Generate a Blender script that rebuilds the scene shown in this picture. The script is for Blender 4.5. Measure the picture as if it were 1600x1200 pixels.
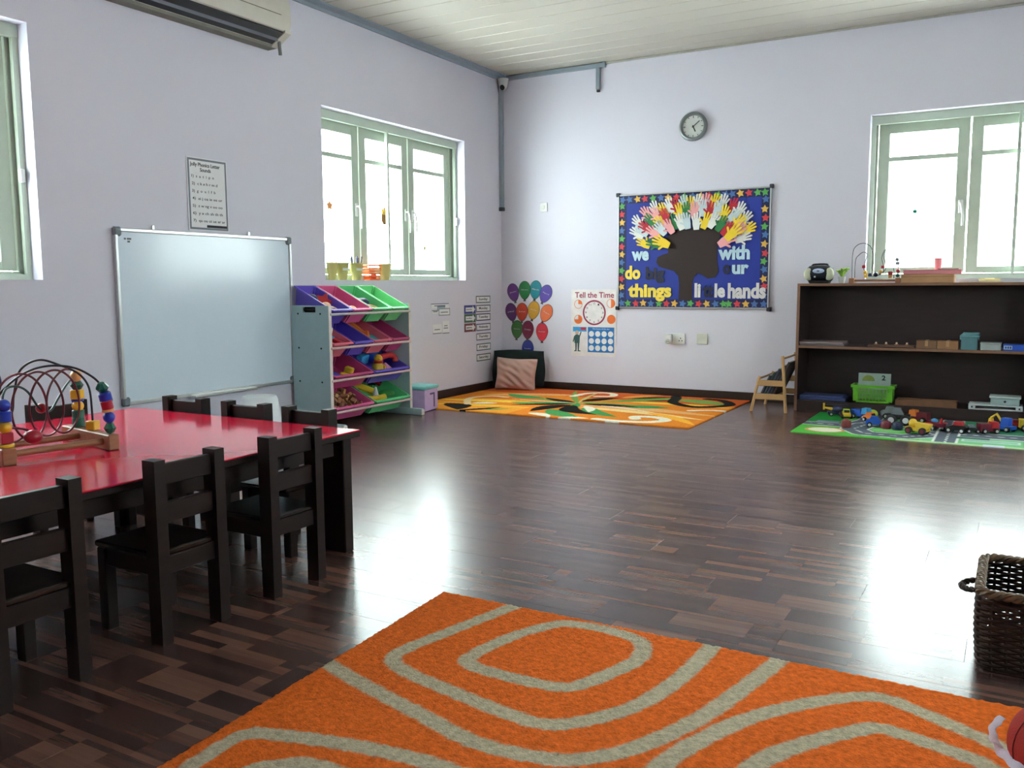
import bpy, bmesh, math, random
import numpy as np
from mathutils import Matrix, Vector, Euler
PI = math.pi
random.seed(7)
S = bpy.context.scene
C = S.collection
for o in list(bpy.data.objects): bpy.data.objects.remove(o)

# ------------------------------------------------------------------ camera
# origin: floor corner of the left wall (x=0) and the back wall (y=0)
CAM = (5.1254, -8.7106, 1.15); YAW = -0.520746; PITCH = -0.11172; ROLL = -0.005727; FPX = 1372.1
cd = bpy.data.cameras.new('camera'); cam = bpy.data.objects.new('camera', cd); C.objects.link(cam)
cd.sensor_width = 36.0; cd.lens = FPX / 1600 * 36.0; cd.clip_start = 0.05
f = Vector((math.sin(YAW)*math.cos(PITCH), math.cos(YAW)*math.cos(PITCH), math.sin(PITCH)))
r = Vector((math.cos(YAW), -math.sin(YAW), 0)); u = r.cross(f)
r2 = math.cos(ROLL)*r + math.sin(ROLL)*u; u2 = -math.sin(ROLL)*r + math.cos(ROLL)*u
cam.matrix_world = Matrix(((r2.x, u2.x, -f.x, CAM[0]), (r2.y, u2.y, -f.y, CAM[1]), (r2.z, u2.z, -f.z, CAM[2]), (0, 0, 0, 1)))
S.camera = cam

# ------------------------------------------------------------------ sky and exposure
w = bpy.data.worlds.new('sky'); S.world = w; w.use_nodes = True
bg = w.node_tree.nodes['Background']
bg.inputs['Color'].default_value = (0.90, 0.99, 1.0, 1); bg.inputs['Strength'].default_value = 24.0
S.view_settings.view_transform = 'Standard'
try: S.view_settings.look = 'None'
except Exception: pass
S.view_settings.gamma = 1.0; S.view_settings.use_curve_mapping = False
S.view_settings.exposure = 0.0

# ------------------------------------------------------------------ materials
def srgb(c):
    return tuple(((x/255)/12.92 if x/255 <= .04045 else ((x/255+.055)/1.055)**2.4) for x in c)
MATS = {}
def M(name, col, rough=.5, var=.08, vscale=12, bump=0, bscale=60, metal=0, spec=.5, coat=0, stretch=None, lin=False):
    """procedural principled material: colour (sRGB 0-255) with a faint noise variation and optional relief"""
    if name in MATS: return MATS[name]
    m = bpy.data.materials.new(name); m.use_nodes = True
    nt = m.node_tree; n = nt.nodes; p = n['Principled BSDF']
    c = col if lin else srgb(col)
    tc = n.new('ShaderNodeTexCoord'); mp = n.new('ShaderNodeMapping')
    if stretch: mp.inputs['Scale'].default_value = stretch
    nt.links.new(tc.outputs['Object'], mp.inputs['Vector'])
    nz = n.new('ShaderNodeTexNoise'); nz.inputs['Scale'].default_value = vscale; nz.inputs['Detail'].default_value = 4
    nt.links.new(mp.outputs['Vector'], nz.inputs['Vector'])
    rp = n.new('ShaderNodeValToRGB')
    rp.color_ramp.elements[0].position = .3; rp.color_ramp.elements[1].position = .7
    rp.color_ramp.elements[0].color = (*[x*(1-var) for x in c], 1)
    rp.color_ramp.elements[1].color = (*[min(1, x*(1+var)) for x in c], 1)
    nt.links.new(nz.outputs['Fac'], rp.inputs['Fac']); nt.links.new(rp.outputs['Color'], p.inputs['Base Color'])
    p.inputs['Roughness'].default_value = rough; p.inputs['Metallic'].default_value = metal
    p.inputs['Specular IOR Level'].default_value = spec; p.inputs['Coat Weight'].default_value = coat
    if bump:
        b = n.new('ShaderNodeBump'); b.inputs['Strength'].default_value = bump; b.inputs['Distance'].default_value = .01
        n2 = n.new('ShaderNodeTexNoise'); n2.inputs['Scale'].default_value = bscale; n2.inputs['Detail'].default_value = 3
        nt.links.new(mp.outputs['Vector'], n2.inputs['Vector'])
        nt.links.new(n2.outputs['Fac'], b.inputs['Height']); nt.links.new(b.outputs['Normal'], p.inputs['Normal'])
    MATS[name] = m
    return m
def attr_mat(name, rough=.95, bump=.5, bscale=180, var=.25, vscale=70):
    """woven pile: the printed pattern sits in a colour attribute, fibres vary it and give relief"""
    m = bpy.data.materials.new(name); m.use_nodes = True; nt = m.node_tree; n = nt.nodes; p = n['Principled BSDF']
    a = n.new('ShaderNodeAttribute'); a.attribute_name = 'pattern'
    tc = n.new('ShaderNodeTexCoord')
    nz = n.new('ShaderNodeTexNoise'); nz.inputs['Scale'].default_value = vscale; nz.inputs['Detail'].default_value = 6
    nt.links.new(tc.outputs['Object'], nz.inputs['Vector'])
    mr = n.new('ShaderNodeMapRange'); mr.inputs['From Min'].default_value = .3; mr.inputs['From Max'].default_value = .7
    mr.inputs['To Min'].default_value = 1-var; mr.inputs['To Max'].default_value = 1+var
    nt.links.new(nz.outputs['Fac'], mr.inputs['Value'])
    mx = n.new('ShaderNodeVectorMath'); mx.operation = 'SCALE'
    nt.links.new(a.outputs['Color'], mx.inputs[0]); nt.links.new(mr.outputs['Result'], mx.inputs['Scale'])
    nt.links.new(mx.outputs['Vector'], p.inputs['Base Color'])
    p.inputs['Roughness'].default_value = rough; p.inputs['Specular IOR Level'].default_value = .1
    n2 = n.new('ShaderNodeTexNoise'); n2.inputs['Scale'].default_value = bscale; n2.inputs['Detail'].default_value = 3
    nt.links.new(tc.outputs['Object'], n2.inputs['Vector'])
    b = n.new('ShaderNodeBump'); b.inputs['Strength'].default_value = bump; b.inputs['Distance'].default_value = .006
    nt.links.new(n2.outputs['Fac'], b.inputs['Height']); nt.links.new(b.outputs['Normal'], p.inputs['Normal'])
    return m
def glass_mat():
    m = bpy.data.materials.new('window_glass'); m.use_nodes = True; nt = m.node_tree; n = nt.nodes
    for x in list(n):
        if x.type == 'BSDF_PRINCIPLED': n.remove(x)
    out = [x for x in n if x.type == 'OUTPUT_MATERIAL'][0]
    t = n.new('ShaderNodeBsdfTransparent'); t.inputs['Color'].default_value = (.93, .96, .95, 1)
    g = n.new('ShaderNodeBsdfGlossy'); g.inputs['Roughness'].default_value = .02
    lw = n.new('ShaderNodeLayerWeight'); lw.inputs['Blend'].default_value = .5
    pw = n.new('ShaderNodeMath'); pw.operation = 'POWER'; pw.inputs[1].default_value = 5
    nt.links.new(lw.outputs['Facing'], pw.inputs[0])
    fr = n.new('ShaderNodeMapRange'); fr.inputs['To Min'].default_value = .04; fr.inputs['To Max'].default_value = .9
    nt.links.new(pw.outputs['Value'], fr.inputs['Value'])
    mx = n.new('ShaderNodeMixShader')
    nt.links.new(fr.outputs['Result'], mx.inputs['Fac']); nt.links.new(t.outputs[0], mx.inputs[1]); nt.links.new(g.outputs[0], mx.inputs[2])
    nt.links.new(mx.outputs[0], out.inputs['Surface'])
    return m
def TR(name, col):
    """thin paper that lets daylight through"""
    m = M(name, col, .7); nt = m.node_tree; n = nt.nodes; p = n['Principled BSDF']
    out = [x for x in n if x.type == 'OUTPUT_MATERIAL'][0]
    t = n.new('ShaderNodeBsdfTranslucent'); t.inputs['Color'].default_value = (*[x*.25 for x in srgb(col)], 1)
    mx = n.new('ShaderNodeMixShader'); mx.inputs['Fac'].default_value = .5
    nt.links.new(p.outputs[0], mx.inputs[1]); nt.links.new(t.outputs[0], mx.inputs[2]); nt.links.new(mx.outputs[0], out.inputs['Surface'])
    return m
def floor_mat():
    m = bpy.data.materials.new('dark_laminate'); m.use_nodes = True; nt = m.node_tree; n = nt.nodes; p = n['Principled BSDF']
    tc = n.new('ShaderNodeTexCoord'); oi = n.new('ShaderNodeObjectInfo')
    ml = n.new('ShaderNodeVectorMath'); ml.operation = 'SCALE'; ml.inputs[0].default_value = (37.0, 11.0, 3.0)
    nt.links.new(oi.outputs['Random'], ml.inputs['Scale'])
    ad = n.new('ShaderNodeVectorMath'); ad.operation = 'ADD'
    nt.links.new(tc.outputs['Object'], ad.inputs[0])
    sn = n.new('ShaderNodeVectorMath'); sn.operation = 'SNAP'; sn.inputs[1].default_value = (.01, .1, .1)
    nt.links.new(ml.outputs['Vector'], sn.inputs[0]); nt.links.new(sn.outputs['Vector'], ad.inputs[1])
    br = n.new('ShaderNodeTexBrick')
    br.inputs['Scale'].default_value = 1; br.inputs['Mortar Size'].default_value = 0; br.inputs['Bias'].default_value = 0
    br.inputs['Brick Width'].default_value = .26; br.inputs['Row Height'].default_value = .04
    br.offset = .41; br.offset_frequency = 1; br.squash = 1
    br.inputs['Color1'].default_value = (0, 0, 0, 1); br.inputs['Color2'].default_value = (1, 1, 1, 1)
    nt.links.new(ad.outputs['Vector'], br.inputs['Vector'])
    mp = n.new('ShaderNodeMapping'); mp.inputs['Scale'].default_value = (2.5, 45, 1)
    nt.links.new(ad.outputs['Vector'], mp.inputs['Vector'])
    nz = n.new('ShaderNodeTexNoise'); nz.inputs['Scale'].default_value = 2; nz.inputs['Detail'].default_value = 5
    nt.links.new(mp.outputs['Vector'], nz.inputs['Vector'])
    mx = n.new('ShaderNodeMix'); mx.data_type = 'RGBA'; mx.inputs['Factor'].default_value = .42
    nt.links.new(br.outputs['Color'], mx.inputs['A']); nt.links.new(nz.outputs['Color'], mx.inputs['B'])
    bw = n.new('ShaderNodeRGBToBW'); nt.links.new(mx.outputs['Result'], bw.inputs['Color'])
    rp = n.new('ShaderNodeValToRGB'); e = rp.color_ramp.elements
    e[0].position = .12; e[0].color = (.024, .012, .013, 1); e[1].position = .8; e[1].color = (.185, .092, .064, 1)
    x = e.new(.45); x.color = (.076, .037, .030, 1)
    nt.links.new(bw.outputs['Val'], rp.inputs['Fac']); nt.links.new(rp.outputs['Color'], p.inputs['Base Color'])
    p.inputs['Roughness'].default_value = .26; p.inputs['Specular IOR Level'].default_value = .75
    return m
G = glass_mat()
WALL = M('wall_paint', (220, 217, 230), .75, .015, 1.5, bump=.04, bscale=160)
CEIL = M('ceiling_pvc', (196, 190, 178), .3, .02, 3)
BASE = M('skirting_wood', (46, 28, 22), .4, .2, 8)
SLATE = M('slate_trunking', (138, 150, 160), .5, .04)
FRAME = M('window_aluminium', (186, 198, 182), .4, .03)
WHITE = M('white_plastic', (228, 228, 226), .4, .03)
CHROME = M('aluminium', (205, 207, 205), .3, .03, metal=.8)
DARK = M('dark_stained_wood', (27, 14, 11), .5, .25, 6, spec=.22, stretch=(1, 1, 6))
BLACK = M('black_plastic', (18, 18, 20), .4, .05)
PAPER = M('paper', (232, 232, 234), .6, .02)
INK = M('ink', (30, 30, 36), .7, .02)

# ------------------------------------------------------------------ mesh helpers
def nb(): return bmesh.new()
def box(bm, x0, x1, y0, y1, z0, z1, bev=0, T=None, seg=1):
    vs = [Vector((x, y, z)) for z in (z0, z1) for y in (y0, y1) for x in (x0, x1)]
    if T is not None: vs = [T @ v for v in vs]
    v = [bm.verts.new(p) for p in vs]
    fs = [bm.faces.new([v[i] for i in q]) for q in ((0, 2, 3, 1), (4, 5, 7, 6), (0, 1, 5, 4), (2, 6, 7, 3), (0, 4, 6, 2), (1, 3, 7, 5))]
    if bev:
        ed = list({e for fc in fs for e in fc.edges})
        bmesh.ops.bevel(bm, geom=ed, offset=bev, segments=seg, affect='EDGES', profile=.5)
    return bm
def tube(bm, pts, rad, n=8, closed=False):
    pts = [Vector(p) for p in pts]; N = len(pts)
    rads = rad if isinstance(rad, (list, tuple)) else [rad]*N
    tang = []
    for i in range(N):
        if closed: t = pts[(i+1) % N]-pts[i-1]
        else: t = pts[min(i+1, N-1)]-pts[max(i-1, 0)]
        tang.append(t.normalized() if t.length > 1e-9 else Vector((0, 0, 1)))
    up = Vector((0, 0, 1)) if abs(tang[0].z) < .9 else Vector((1, 0, 0))
    nrm = (up-tang[0]*up.dot(tang[0])).normalized(); rings = []
    for i in range(N):
        nrm = nrm-tang[i]*nrm.dot(tang[i])
        nrm = nrm.normalized() if nrm.length > 1e-6 else tang[i].orthogonal().normalized()
        bn = tang[i].cross(nrm)
        rings.append([bm.verts.new(pts[i]+(nrm*math.cos(a)+bn*math.sin(a))*rads[i]) for a in [2*PI*k/n for k in range(n)]])
    for i in range(N if closed else N-1):
        a, b = rings[i], rings[(i+1) % N]
        for k in range(n): bm.faces.new((a[k], a[(k+1) % n], b[(k+1) % n], b[k]))
    if not closed:
        bm.faces.new(rings[0][::-1]); bm.faces.new(rings[-1])
    return bm
def lathe(bm, prof, n=20, T=None, sx=1, sy=1):
    rings = []
    for rr, z in prof:
        if rr < 1e-5:
            p = Vector((0, 0, z)); rings.append([bm.verts.new(T @ p if T is not None else p)])
        else:
            rg = []
            for k in range(n):
                a = 2*PI*k/n; p = Vector((rr*sx*math.cos(a), rr*sy*math.sin(a), z))
                rg.append(bm.verts.new(T @ p if T is not None else p))
            rings.append(rg)
    for a, b in zip(rings, rings[1:]):
        if len(a) == 1 and len(b) == 1: continue
        for k in range(n):
            if len(a) == 1: bm.faces.new((a[0], b[(k+1) % n], b[k]))
            elif len(b) == 1: bm.faces.new((a[k], a[(k+1) % n], b[0]))
            else: bm.faces.new((a[k], a[(k+1) % n], b[(k+1) % n], b[k]))
    if len(rings[0]) > 1: bm.faces.new(rings[0][::-1])
    if len(rings[-1]) > 1: bm.faces.new(rings[-1])
    return bm
def prism(bm, poly, z0, z1, T=None):
    a = [Vector((x, y, z0)) for x, y in poly]; b = [Vector((x, y, z1)) for x, y in poly]
    if T is not None: a = [T @ p for p in a]; b = [T @ p for p in b]
    a = [bm.verts.new(p) for p in a]; b = [bm.verts.new(p) for p in b]; n = len(a)
    bm.faces.new(a[::-1]); bm.faces.new(b)
    for k in range(n): bm.faces.new((a[k], a[(k+1) % n], b[(k+1) % n], b[k]))
    return bm
def ball(bm, c, rad, n=14, sc=(1, 1, 1)):
    T = Matrix.Translation(c) @ Matrix.Diagonal((rad*sc[0], rad*sc[1], rad*sc[2], 1))
    bmesh.ops.create_uvsphere(bm, u_segments=n, v_segments=max(6, n*2//3), radius=1, matrix=T); return bm
def mesh_of(bm, mat, name, smooth=True, ang=35):
    bmesh.ops.recalc_face_normals(bm, faces=bm.faces[:])
    me = bpy.data.meshes.new(name); bm.to_mesh(me); bm.free()
    if mat: me.materials.append(mat)
    if smooth:
        me.polygons.foreach_set('use_smooth', [True]*len(me.polygons)); me.set_sharp_from_angle(angle=math.radians(ang))
    return me
def obj(name, bm, mat, parent=None, loc=(0, 0, 0), rot=(0, 0, 0), smooth=True, ang=35, label=None, kind=None):
    me = bm if isinstance(bm, bpy.types.Mesh) else mesh_of(bm, mat, name, smooth, ang)
    o = bpy.data.objects.new(name, me); C.objects.link(o)
    o.location = loc; o.rotation_euler = rot
    if parent: o.parent = parent
    if label: o['label'] = label
    if kind: o['kind'] = kind
    return o
def tag(o, label, cat, group=None):
    o['label'] = label; o['category'] = cat
    if group: o['group'] = group
    return o
def thing(name, label, cat, loc=(0, 0, 0), rot=(0, 0, 0), group=None):
    o = bpy.data.objects.new(name, None); C.objects.link(o); o.empty_display_size = .05
    o.location = loc; o.rotation_euler = rot if isinstance(rot, (tuple, list)) else (0, 0, rot)
    return tag(o, label, cat, group)
def struct(name, bm=None, mat=None, **k):
    if bm is None:
        o = bpy.data.objects.new(name, None); C.objects.link(o); o.rotation_euler = k.get('rot', (0, 0, 0)); o.location = k.get('loc', (0, 0, 0))
    else: o = obj(name, bm, mat, **k)
    o['kind'] = 'structure'; return o
def dup(root, loc, rot, label):
    def cp(o, par):
        c = o.copy(); C.objects.link(c); c.parent = par
        for ch in o.children: cp(ch, c)
        return c
    c = cp(root, None); c.location = loc; c.rotation_euler = (0, 0, rot) if not isinstance(rot, (tuple, list)) else rot
    c['label'] = label; return c
def text_mesh(s, w, h, t=.002, mat=None, bold=.0, lines=1, center=True):
    """raised lettering fitted into a w x h rectangle around the local origin (X right, Y up)"""
    cu = bpy.data.curves.new('lettering', 'FONT'); cu.body = s; cu.align_x = 'CENTER'; cu.resolution_u = 3
    cu.offset = bold; cu.extrude = .01
    o = bpy.data.objects.new('lettering', cu); C.objects.link(o)
    dg = bpy.context.evaluated_depsgraph_get()
    me = bpy.data.meshes.new_from_object(o.evaluated_get(dg)); bpy.data.objects.remove(o)
    co = np.zeros(len(me.vertices)*3); me.vertices.foreach_get('co', co); co = co.reshape(-1, 3)
    lo, hi = co.min(0), co.max(0); d = hi-lo
    co = (co-(lo+hi)/2)/d*np.array([w, h, t]); co[:, 2] += t/2
    me.vertices.foreach_set('co', co.ravel()); me.materials.clear(); me.materials.append(mat or INK); me.update()
    return me
RB = (PI/2, 0, 0)            # things on the back wall: local X right, Y up, Z into the room
RL = (PI/2, 0, PI/2)         # the same on the left wall
def rect(bm, u0, u1, v0, v1, w0, w1, bev=0): return box(bm, u0, u1, v0, v1, w0, w1, bev)
def quadframe(bm, u0, u1, v0, v1, t, w0, w1):
    rect(bm, u0, u0+t, v0, v1, w0, w1); rect(bm, u1-t, u1, v0, v1, w0, w1)
    rect(bm, u0+t, u1-t, v0, v0+t, w0, w1); rect(bm, u0+t, u1-t, v1-t, v1, w0, w1); return bm

# ================================================================== THE ROOM
XR, YF, ZC, TW = 7.0, -10.6, 3.455, .26
def wall_cells(u0, u1, v0, v1, holes, put):
    us = sorted({u0, u1, *[h[0] for h in holes], *[h[1] for h in holes]}); vs = sorted({v0, v1, *[h[2] for h in holes], *[h[3] for h in holes]})
    for a, b in zip(us, us[1:]):
        for c, d in zip(vs, vs[1:]):
            if not any(h[0] <= a and b <= h[1] and h[2] <= c and d <= h[3] for h in holes): put(a, b, c, d)
W1 = (-7.70, -5.475, 1.200, 2.70); W2 = (-2.955, -.755, 1.205, 2.66)
W3 = (3.892, 6.15, 1.185, 2.665)
W_ADDED = (-5.8, -3.7, 1.2, 2.66)  # opening in the right wall, added to let in more light
bm = nb(); wall_cells(YF-TW, TW, -.1, ZC+.15, [W1, W2], lambda a, b, c, d: box(bm, -TW, 0, a, b, c, d)); struct('wall_left', bm, WALL, smooth=False)
bm = nb(); wall_cells(0, XR, -.1, ZC+.15, [W3], lambda a, b, c, d: box(bm, a, b, 0, TW, c, d)); struct('wall_back', bm, WALL, smooth=False)
bm = nb(); wall_cells(YF-TW, TW, -.1, ZC+.15, [W_ADDED], lambda a, b, c, d: box(bm, XR, XR+TW, a, b, c, d)); struct('wall_right', bm, WALL, smooth=False)
bm = nb(); box(bm, 0, XR, YF-TW, YF, -.1, ZC+.15); struct('wall_front', bm, WALL, smooth=False)
# floor: laminate boards laid along the back wall
FL = floor_mat()
fl = struct('floor', box(nb(), 0, XR, YF, 0, -.08, -.004), BASE, smooth=False)
PW, PL = .2, 1.42
pm = mesh_of(box(nb(), -PL/2+.0004, PL/2-.0004, -PW/2+.0004, PW/2-.0004, -.006, 0, .0005), FL, 'floor_board', smooth=False)
row = 0; y = -PW/2
while y > -8.4:
    off = (row*.53) % PL; x = -off+PL/2
    while x-PL/2 < 6.3:
        a, b = max(0, x-PL/2), x+PL/2
        if b-a > .03:
            if a > x-PL/2+1e-6: me = mesh_of(box(nb(), a-x, PL/2-.0004, -PW/2+.0004, PW/2-.0004, -.006, 0, .0005), FL, 'floor_board', smooth=False)
            else: me = pm
            obj('floor_board', me, None, fl, (x, y, 0))
        x += PL
    row += 1; y -= PW
# the boards behind the camera and along the far right stay one strip each
obj('floor_board', box(nb(), 0, XR, YF, -8.4, -.006, 0), FL, fl, smooth=False)
# ceiling: PVC boards along x
ce = struct('ceiling', box(nb(), 0, XR, YF, 0, ZC+.012, ZC+.15), M('ceiling_gap', (70, 68, 64), .7), smooth=False)
cm = mesh_of(box(nb(), .0, XR, -.1195, .1195, 0, .012, .004), CEIL, 'ceiling_board', smooth=False)
for k in range(43): obj('ceiling_board', cm, None, ce, (0, -.107-.249*k, ZC))
# skirting
for nm, b in (('baseboard_left', (0, .016, YF, 0)), ('baseboard_back', (.016, XR, -.016, 0)), ('baseboard_right', (XR-.016, XR, YF, -.016))):
    struct(nm, box(nb(), b[0], b[1], b[2], b[3], 0, .078, .003), BASE)
# cornice along the left wall and the shadow trim on the back wall
bm = nb(); prism(bm, [(0, 3.415), (.018, 3.415), (.03, 3.435), (.10, 3.44), (.10, ZC), (0, ZC)], -7.5, -.0, T=Matrix(((1, 0, 0, 0), (0, 0, 1, 0), (0, 1, 0, 0), (0, 0, 0, 1))))
struct('trim_1', bm, SLATE, smooth=False)
struct('trim_2', box(nb(), 1.27, XR, -.02, 0, ZC-.018, ZC, .004), M('pale_cove', (170, 168, 160), .6), smooth=False)

def window(name, rot, U0, U1, V0, V1, joints, bar, screen=True, loc=(0, 0, 0)):
    """local frame: X along the wall, Y up, Z into the room; frame set back in the reveal"""
    t = struct(name, rot=rot, loc=loc); ws, wc = -.115, -.185
    obj('frame', quadframe(nb(), U0, U1, V0, V1, .05, wc-.03, wc+.03), FRAME, t)
    if screen:
        bm = quadframe(nb(), U0, U1, V0, V1, .035, ws-.015, ws+.015); rect(bm, U0, U1, V1-.075, V1, ws-.02, ws+.02)
        obj('screen_frame', bm, FRAME, t)
        obj('screen_post', rect(nb(), bar-.014, bar+.014, V0+.03, V1-.05, ws-.014, ws+.022, .004), FRAME, t)
        obj('latch', rect(nb(), U1-.05, U1-.02, V0+.58, V0+.66, ws+.012, ws+.04, .005), WHITE, t)
    edges = [U0+.05]+joints+[U1-.05]
    for i, (a, b) in enumerate(zip(edges, edges[1:])):
        a += .006; b -= .006; v0, v1 = V0+.055, V1-.055; st = .095
        bm = nb(); rect(bm, a, a+st, v0, v1, wc-.02, wc+.022, .004); rect(bm, b-st, b, v0, v1, wc-.02, wc+.022, .004)
        rect(bm, a+st-.002, b-st+.002, v0, v0+.055, wc-.018, wc+.02); rect(bm, a+st-.002, b-st+.002, v1-.1, v1, wc-.018, wc+.02)
        s = obj('sash', bm, FRAME, t)
        obj('glazing_bar', rect(nb(), a+st-.002, b-st+.002, V0+1.075, V0+1.115, wc-.016, wc+.018, .003), FRAME, s)
        obj('pane', rect(nb(), a+st-.004, b-st+.004, v0+.045, v1-.09, wc-.003, wc+.003), G, s)
        for hu in ([b-st*.5] if i < len(edges)-2 else [a+st*.5]):
            bm = nb(); rect(bm, hu-.02, hu+.02, V0+.58, V0+.70, wc+.022, wc+.036, .006)
            tube(bm, [(hu, V0+.67, wc+.035), (hu, V0+.67, wc+.06), (hu+.012, V0+.63, wc+.068), (hu+.022, V0+.55, wc+.066), (hu+.02, V0+.47, wc+.066)], .009, 8)
            obj('handle', bm, WHITE, s)
    return t
window('window_1', RL, *W1, [-7.0, -6.25], -6.6)
window('window_2', RL, *W2, [-2.285, -1.535], -1.935)
window('window_3', RB, *W3, [4.70, 5.44], 5.075)
window('added_light_window', (PI/2, 0, -PI/2), 3.7, 5.8, 1.2, 2.66, [4.4, 5.1], 4.75, loc=(XR, 0, 0))  # unseen window added to brighten the left wall

# ================================================================== FIXTURES
t = thing('wall_conduit', 'long slate grey vertical cable conduit running down the room corner', 'conduit', (.024, -.024, 2.02))
obj('channel', box(nb(), -.022, .022, -.022, .022, 0, 1.36, .004), SLATE, t)
obj('end_cap', box(nb(), -.027, .027, -.027, .027, -.035, .008, .006), BLACK, t, label='black end cap of the conduit')
t = thing('ceiling_trunking', 'slate grey cable trunking under the ceiling with a short drop on the back wall', 'trunking', (.05, -.001, 3.40))
obj('channel', box(nb(), .0, 1.21, -.04, 0, .006, .05, .004), SLATE, t)
obj('end_cap', box(nb(), 1.208, 1.235, -.044, 0, .002, .054, .004), SLATE, t)
obj('drop', box(nb(), 1.13, 1.175, -.036, 0, -.215, .004, .004), SLATE, t)
obj('drop_cap', box(nb(), 1.136, 1.169, -.03, 0, -.24, -.216, .004), BLACK, t)
t = thing('security_camera', 'small white security camera in the ceiling corner', 'camera', (.085, -.085, 3.30))
obj('housing', lathe(nb(), [(.02, -.01), (.043, .01), (.05, .05), (.058, .09), (.062, .112), (.0, .112)], 20), M('camera_shell', (190, 190, 186), .4), t)
obj('lens', lathe(nb(), [(.0, 0), (.022, 0), (.024, .012), (.03, .016)], 16, Matrix.Translation((.022, -.04, .012)) @ Matrix.Rotation(PI/2+.3, 4, 'X') @ Matrix.Scale(1, 4)), BLACK, t)

# air conditioner (on the left wall, cut by the top of the picture)
t = thing('air_conditioner', 'cream wall air conditioner with a dark open vent above the whiteboard', 'air conditioner', (0, -5.13, 2.97))
TY = Matrix(((1, 0, 0, 0), (0, 0, 1, 0), (0, 1, 0, 0), (0, 0, 0, 1)))
ACM = M('ac_cream', (208, 202, 190), .45, .03); ACD = M('ac_vent_dark', (30, 32, 38), .45, .1)
obj('body', prism(nb(), [(0, .0), (.085, .0), (.1, .03), (.19, .085), (.225, .10), (.24, .16), (.235, .30), (.19, .38), (0, .39)], 0, 1.6, TY), ACM, t, ang=50)
obj('bottom_tray', prism(nb(), [(.004, -.006), (.088, -.004), (.096, .028), (.004, .004)], .02, 1.59, TY), M('ac_grey', (120, 120, 108), .6), t)
obj('vent', prism(nb(), [(.098, .018), (.215, .082), (.21, .096), (.094, .032)], .1, 1.545, TY), ACD, t, label='dark open air vent')
obj('louver', prism(nb(), [(.145, .034), (.151, .034), (.162, .052), (.156, .054)], .1, 1.545, TY), M('louver_grey', (118, 122, 132), .35), t)
obj('end_cap', prism(nb(), [(.088, -.002), (.1, .01), (.232, .084), (.237, .105), (.1, .04)], 1.54, 1.607, TY), ACM, t)
obj('panel_seam', prism(nb(), [(.236, .2), (.242, .2), (.2415, .204), (.236, .204)], .3, 1.5, TY), M('ac_seam', (90, 84, 70), .7), t)
obj('drain_pipe', tube(nb(), [(.14, 1.57, .04), (.14, 1.575, -.02), (.14, 1.58, -.06)], .013, 8), M('drain_grey', (110, 112, 110), .6), t)

# clock on the back wall
t = thing('wall_clock', 'round grey wall clock with a pale face high on the back wall', 'clock', (2.237, -.001, 2.714), RB)
obj('rim', lathe(nb(), [(.105, .0), (.142, .0), (.145, .02), (.136, .042), (.122, .046), (.112, .030), (.105, .012)], 40), M('clock_rim', (132, 138, 138), .35, metal=.5), t)
obj('face', lathe(nb(), [(.0, .014), (.114, .014), (.114, .004)], 32), M('clock_face', (205, 206, 202), .5), t)
for k in range(12):
    a = k*PI/6; T = Matrix.Rotation(-a, 4, 'Z')
    obj('hour_mark', box(nb(), -.003, .003, .082 if k % 3 == 0 else .09, .103, .014, .016, T=T), INK, t)
obj('minute_hand', box(nb(), -.004, .004, -.015, .082, .017, .019, T=Matrix.Rotation(-math.radians(52), 4, 'Z')), INK, t)
obj('hour_hand', box(nb(), -.006, .006, -.012, .058, .020, .022, T=Matrix.Rotation(-math.radians(155), 4, 'Z')), INK, t)
obj('hub', lathe(nb(), [(.0, .026), (.009, .024), (.009, .014)], 12), INK, t)

# switch, socket with adapter, blank plate
t = thing('light_switch', 'small white wall switch plate beside the room corner conduit', 'switch', (.549, -.001, 2.003), RB)
obj('plate', rect(nb(), -.045, .045, -.05, .05, 0, .012, .004), WHITE, t); obj('rocker', rect(nb(), -.014, .014, -.02, .02, .012, .02, .003), WHITE, t)
t = thing('wall_socket', 'white wall socket plate with a bulky plug adapter below the pinboard', 'socket', (2.11, -.001, .595), RB)
obj('plate', rect(nb(), -.075, .075, -.056, .056, 0, .014, .004), WHITE, t)
obj('switch_rocker', rect(nb(), -.01, .01, .015, .035, .014, .02, .002), WHITE, t)
for x, y in ((.03, .005), (.015, -.02), (.045, -.02)): obj('pin_hole', rect(nb(), x-.005, x+.005, y-.006, y+.006, .0135, .0148), INK, t)
t = thing('plug_adapter', 'white plug adapter pushed into the wall socket plate', 'adapter', (2.03, -.016, .595), RB)
obj('body', rect(nb(), -.045, .03, -.045, .05, 0, .05, .01), WHITE, t)
obj('face', lathe(nb(), [(.0, .0), (.022, .0), (.026, -.006)], 14, Matrix.Translation((-.01, -.026, .056))), M('adapter_face', (196, 200, 190), .5), t)
for x in (-.018, -.002): obj('pin_hole', lathe(nb(), [(.0, .0), (.004, 0), (.004, -.002)], 8, Matrix.Translation((x, -.026, .0575))), INK, t)
t = thing('blank_plate', 'plain greenish white blank wall plate right of the socket', 'wall plate', (2.366, -.001, .599), RB)
obj('plate', rect(nb(), -.056, .056, -.056, .056, 0, .012, .004), M('blank_plate', (205, 206, 196), .4), t)
obj('screw', lathe(nb(), [(.0, .014), (.005, .013), (.005, .011)], 8, Matrix.Translation((.04, 0, 0))), CHROME, t)

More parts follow.
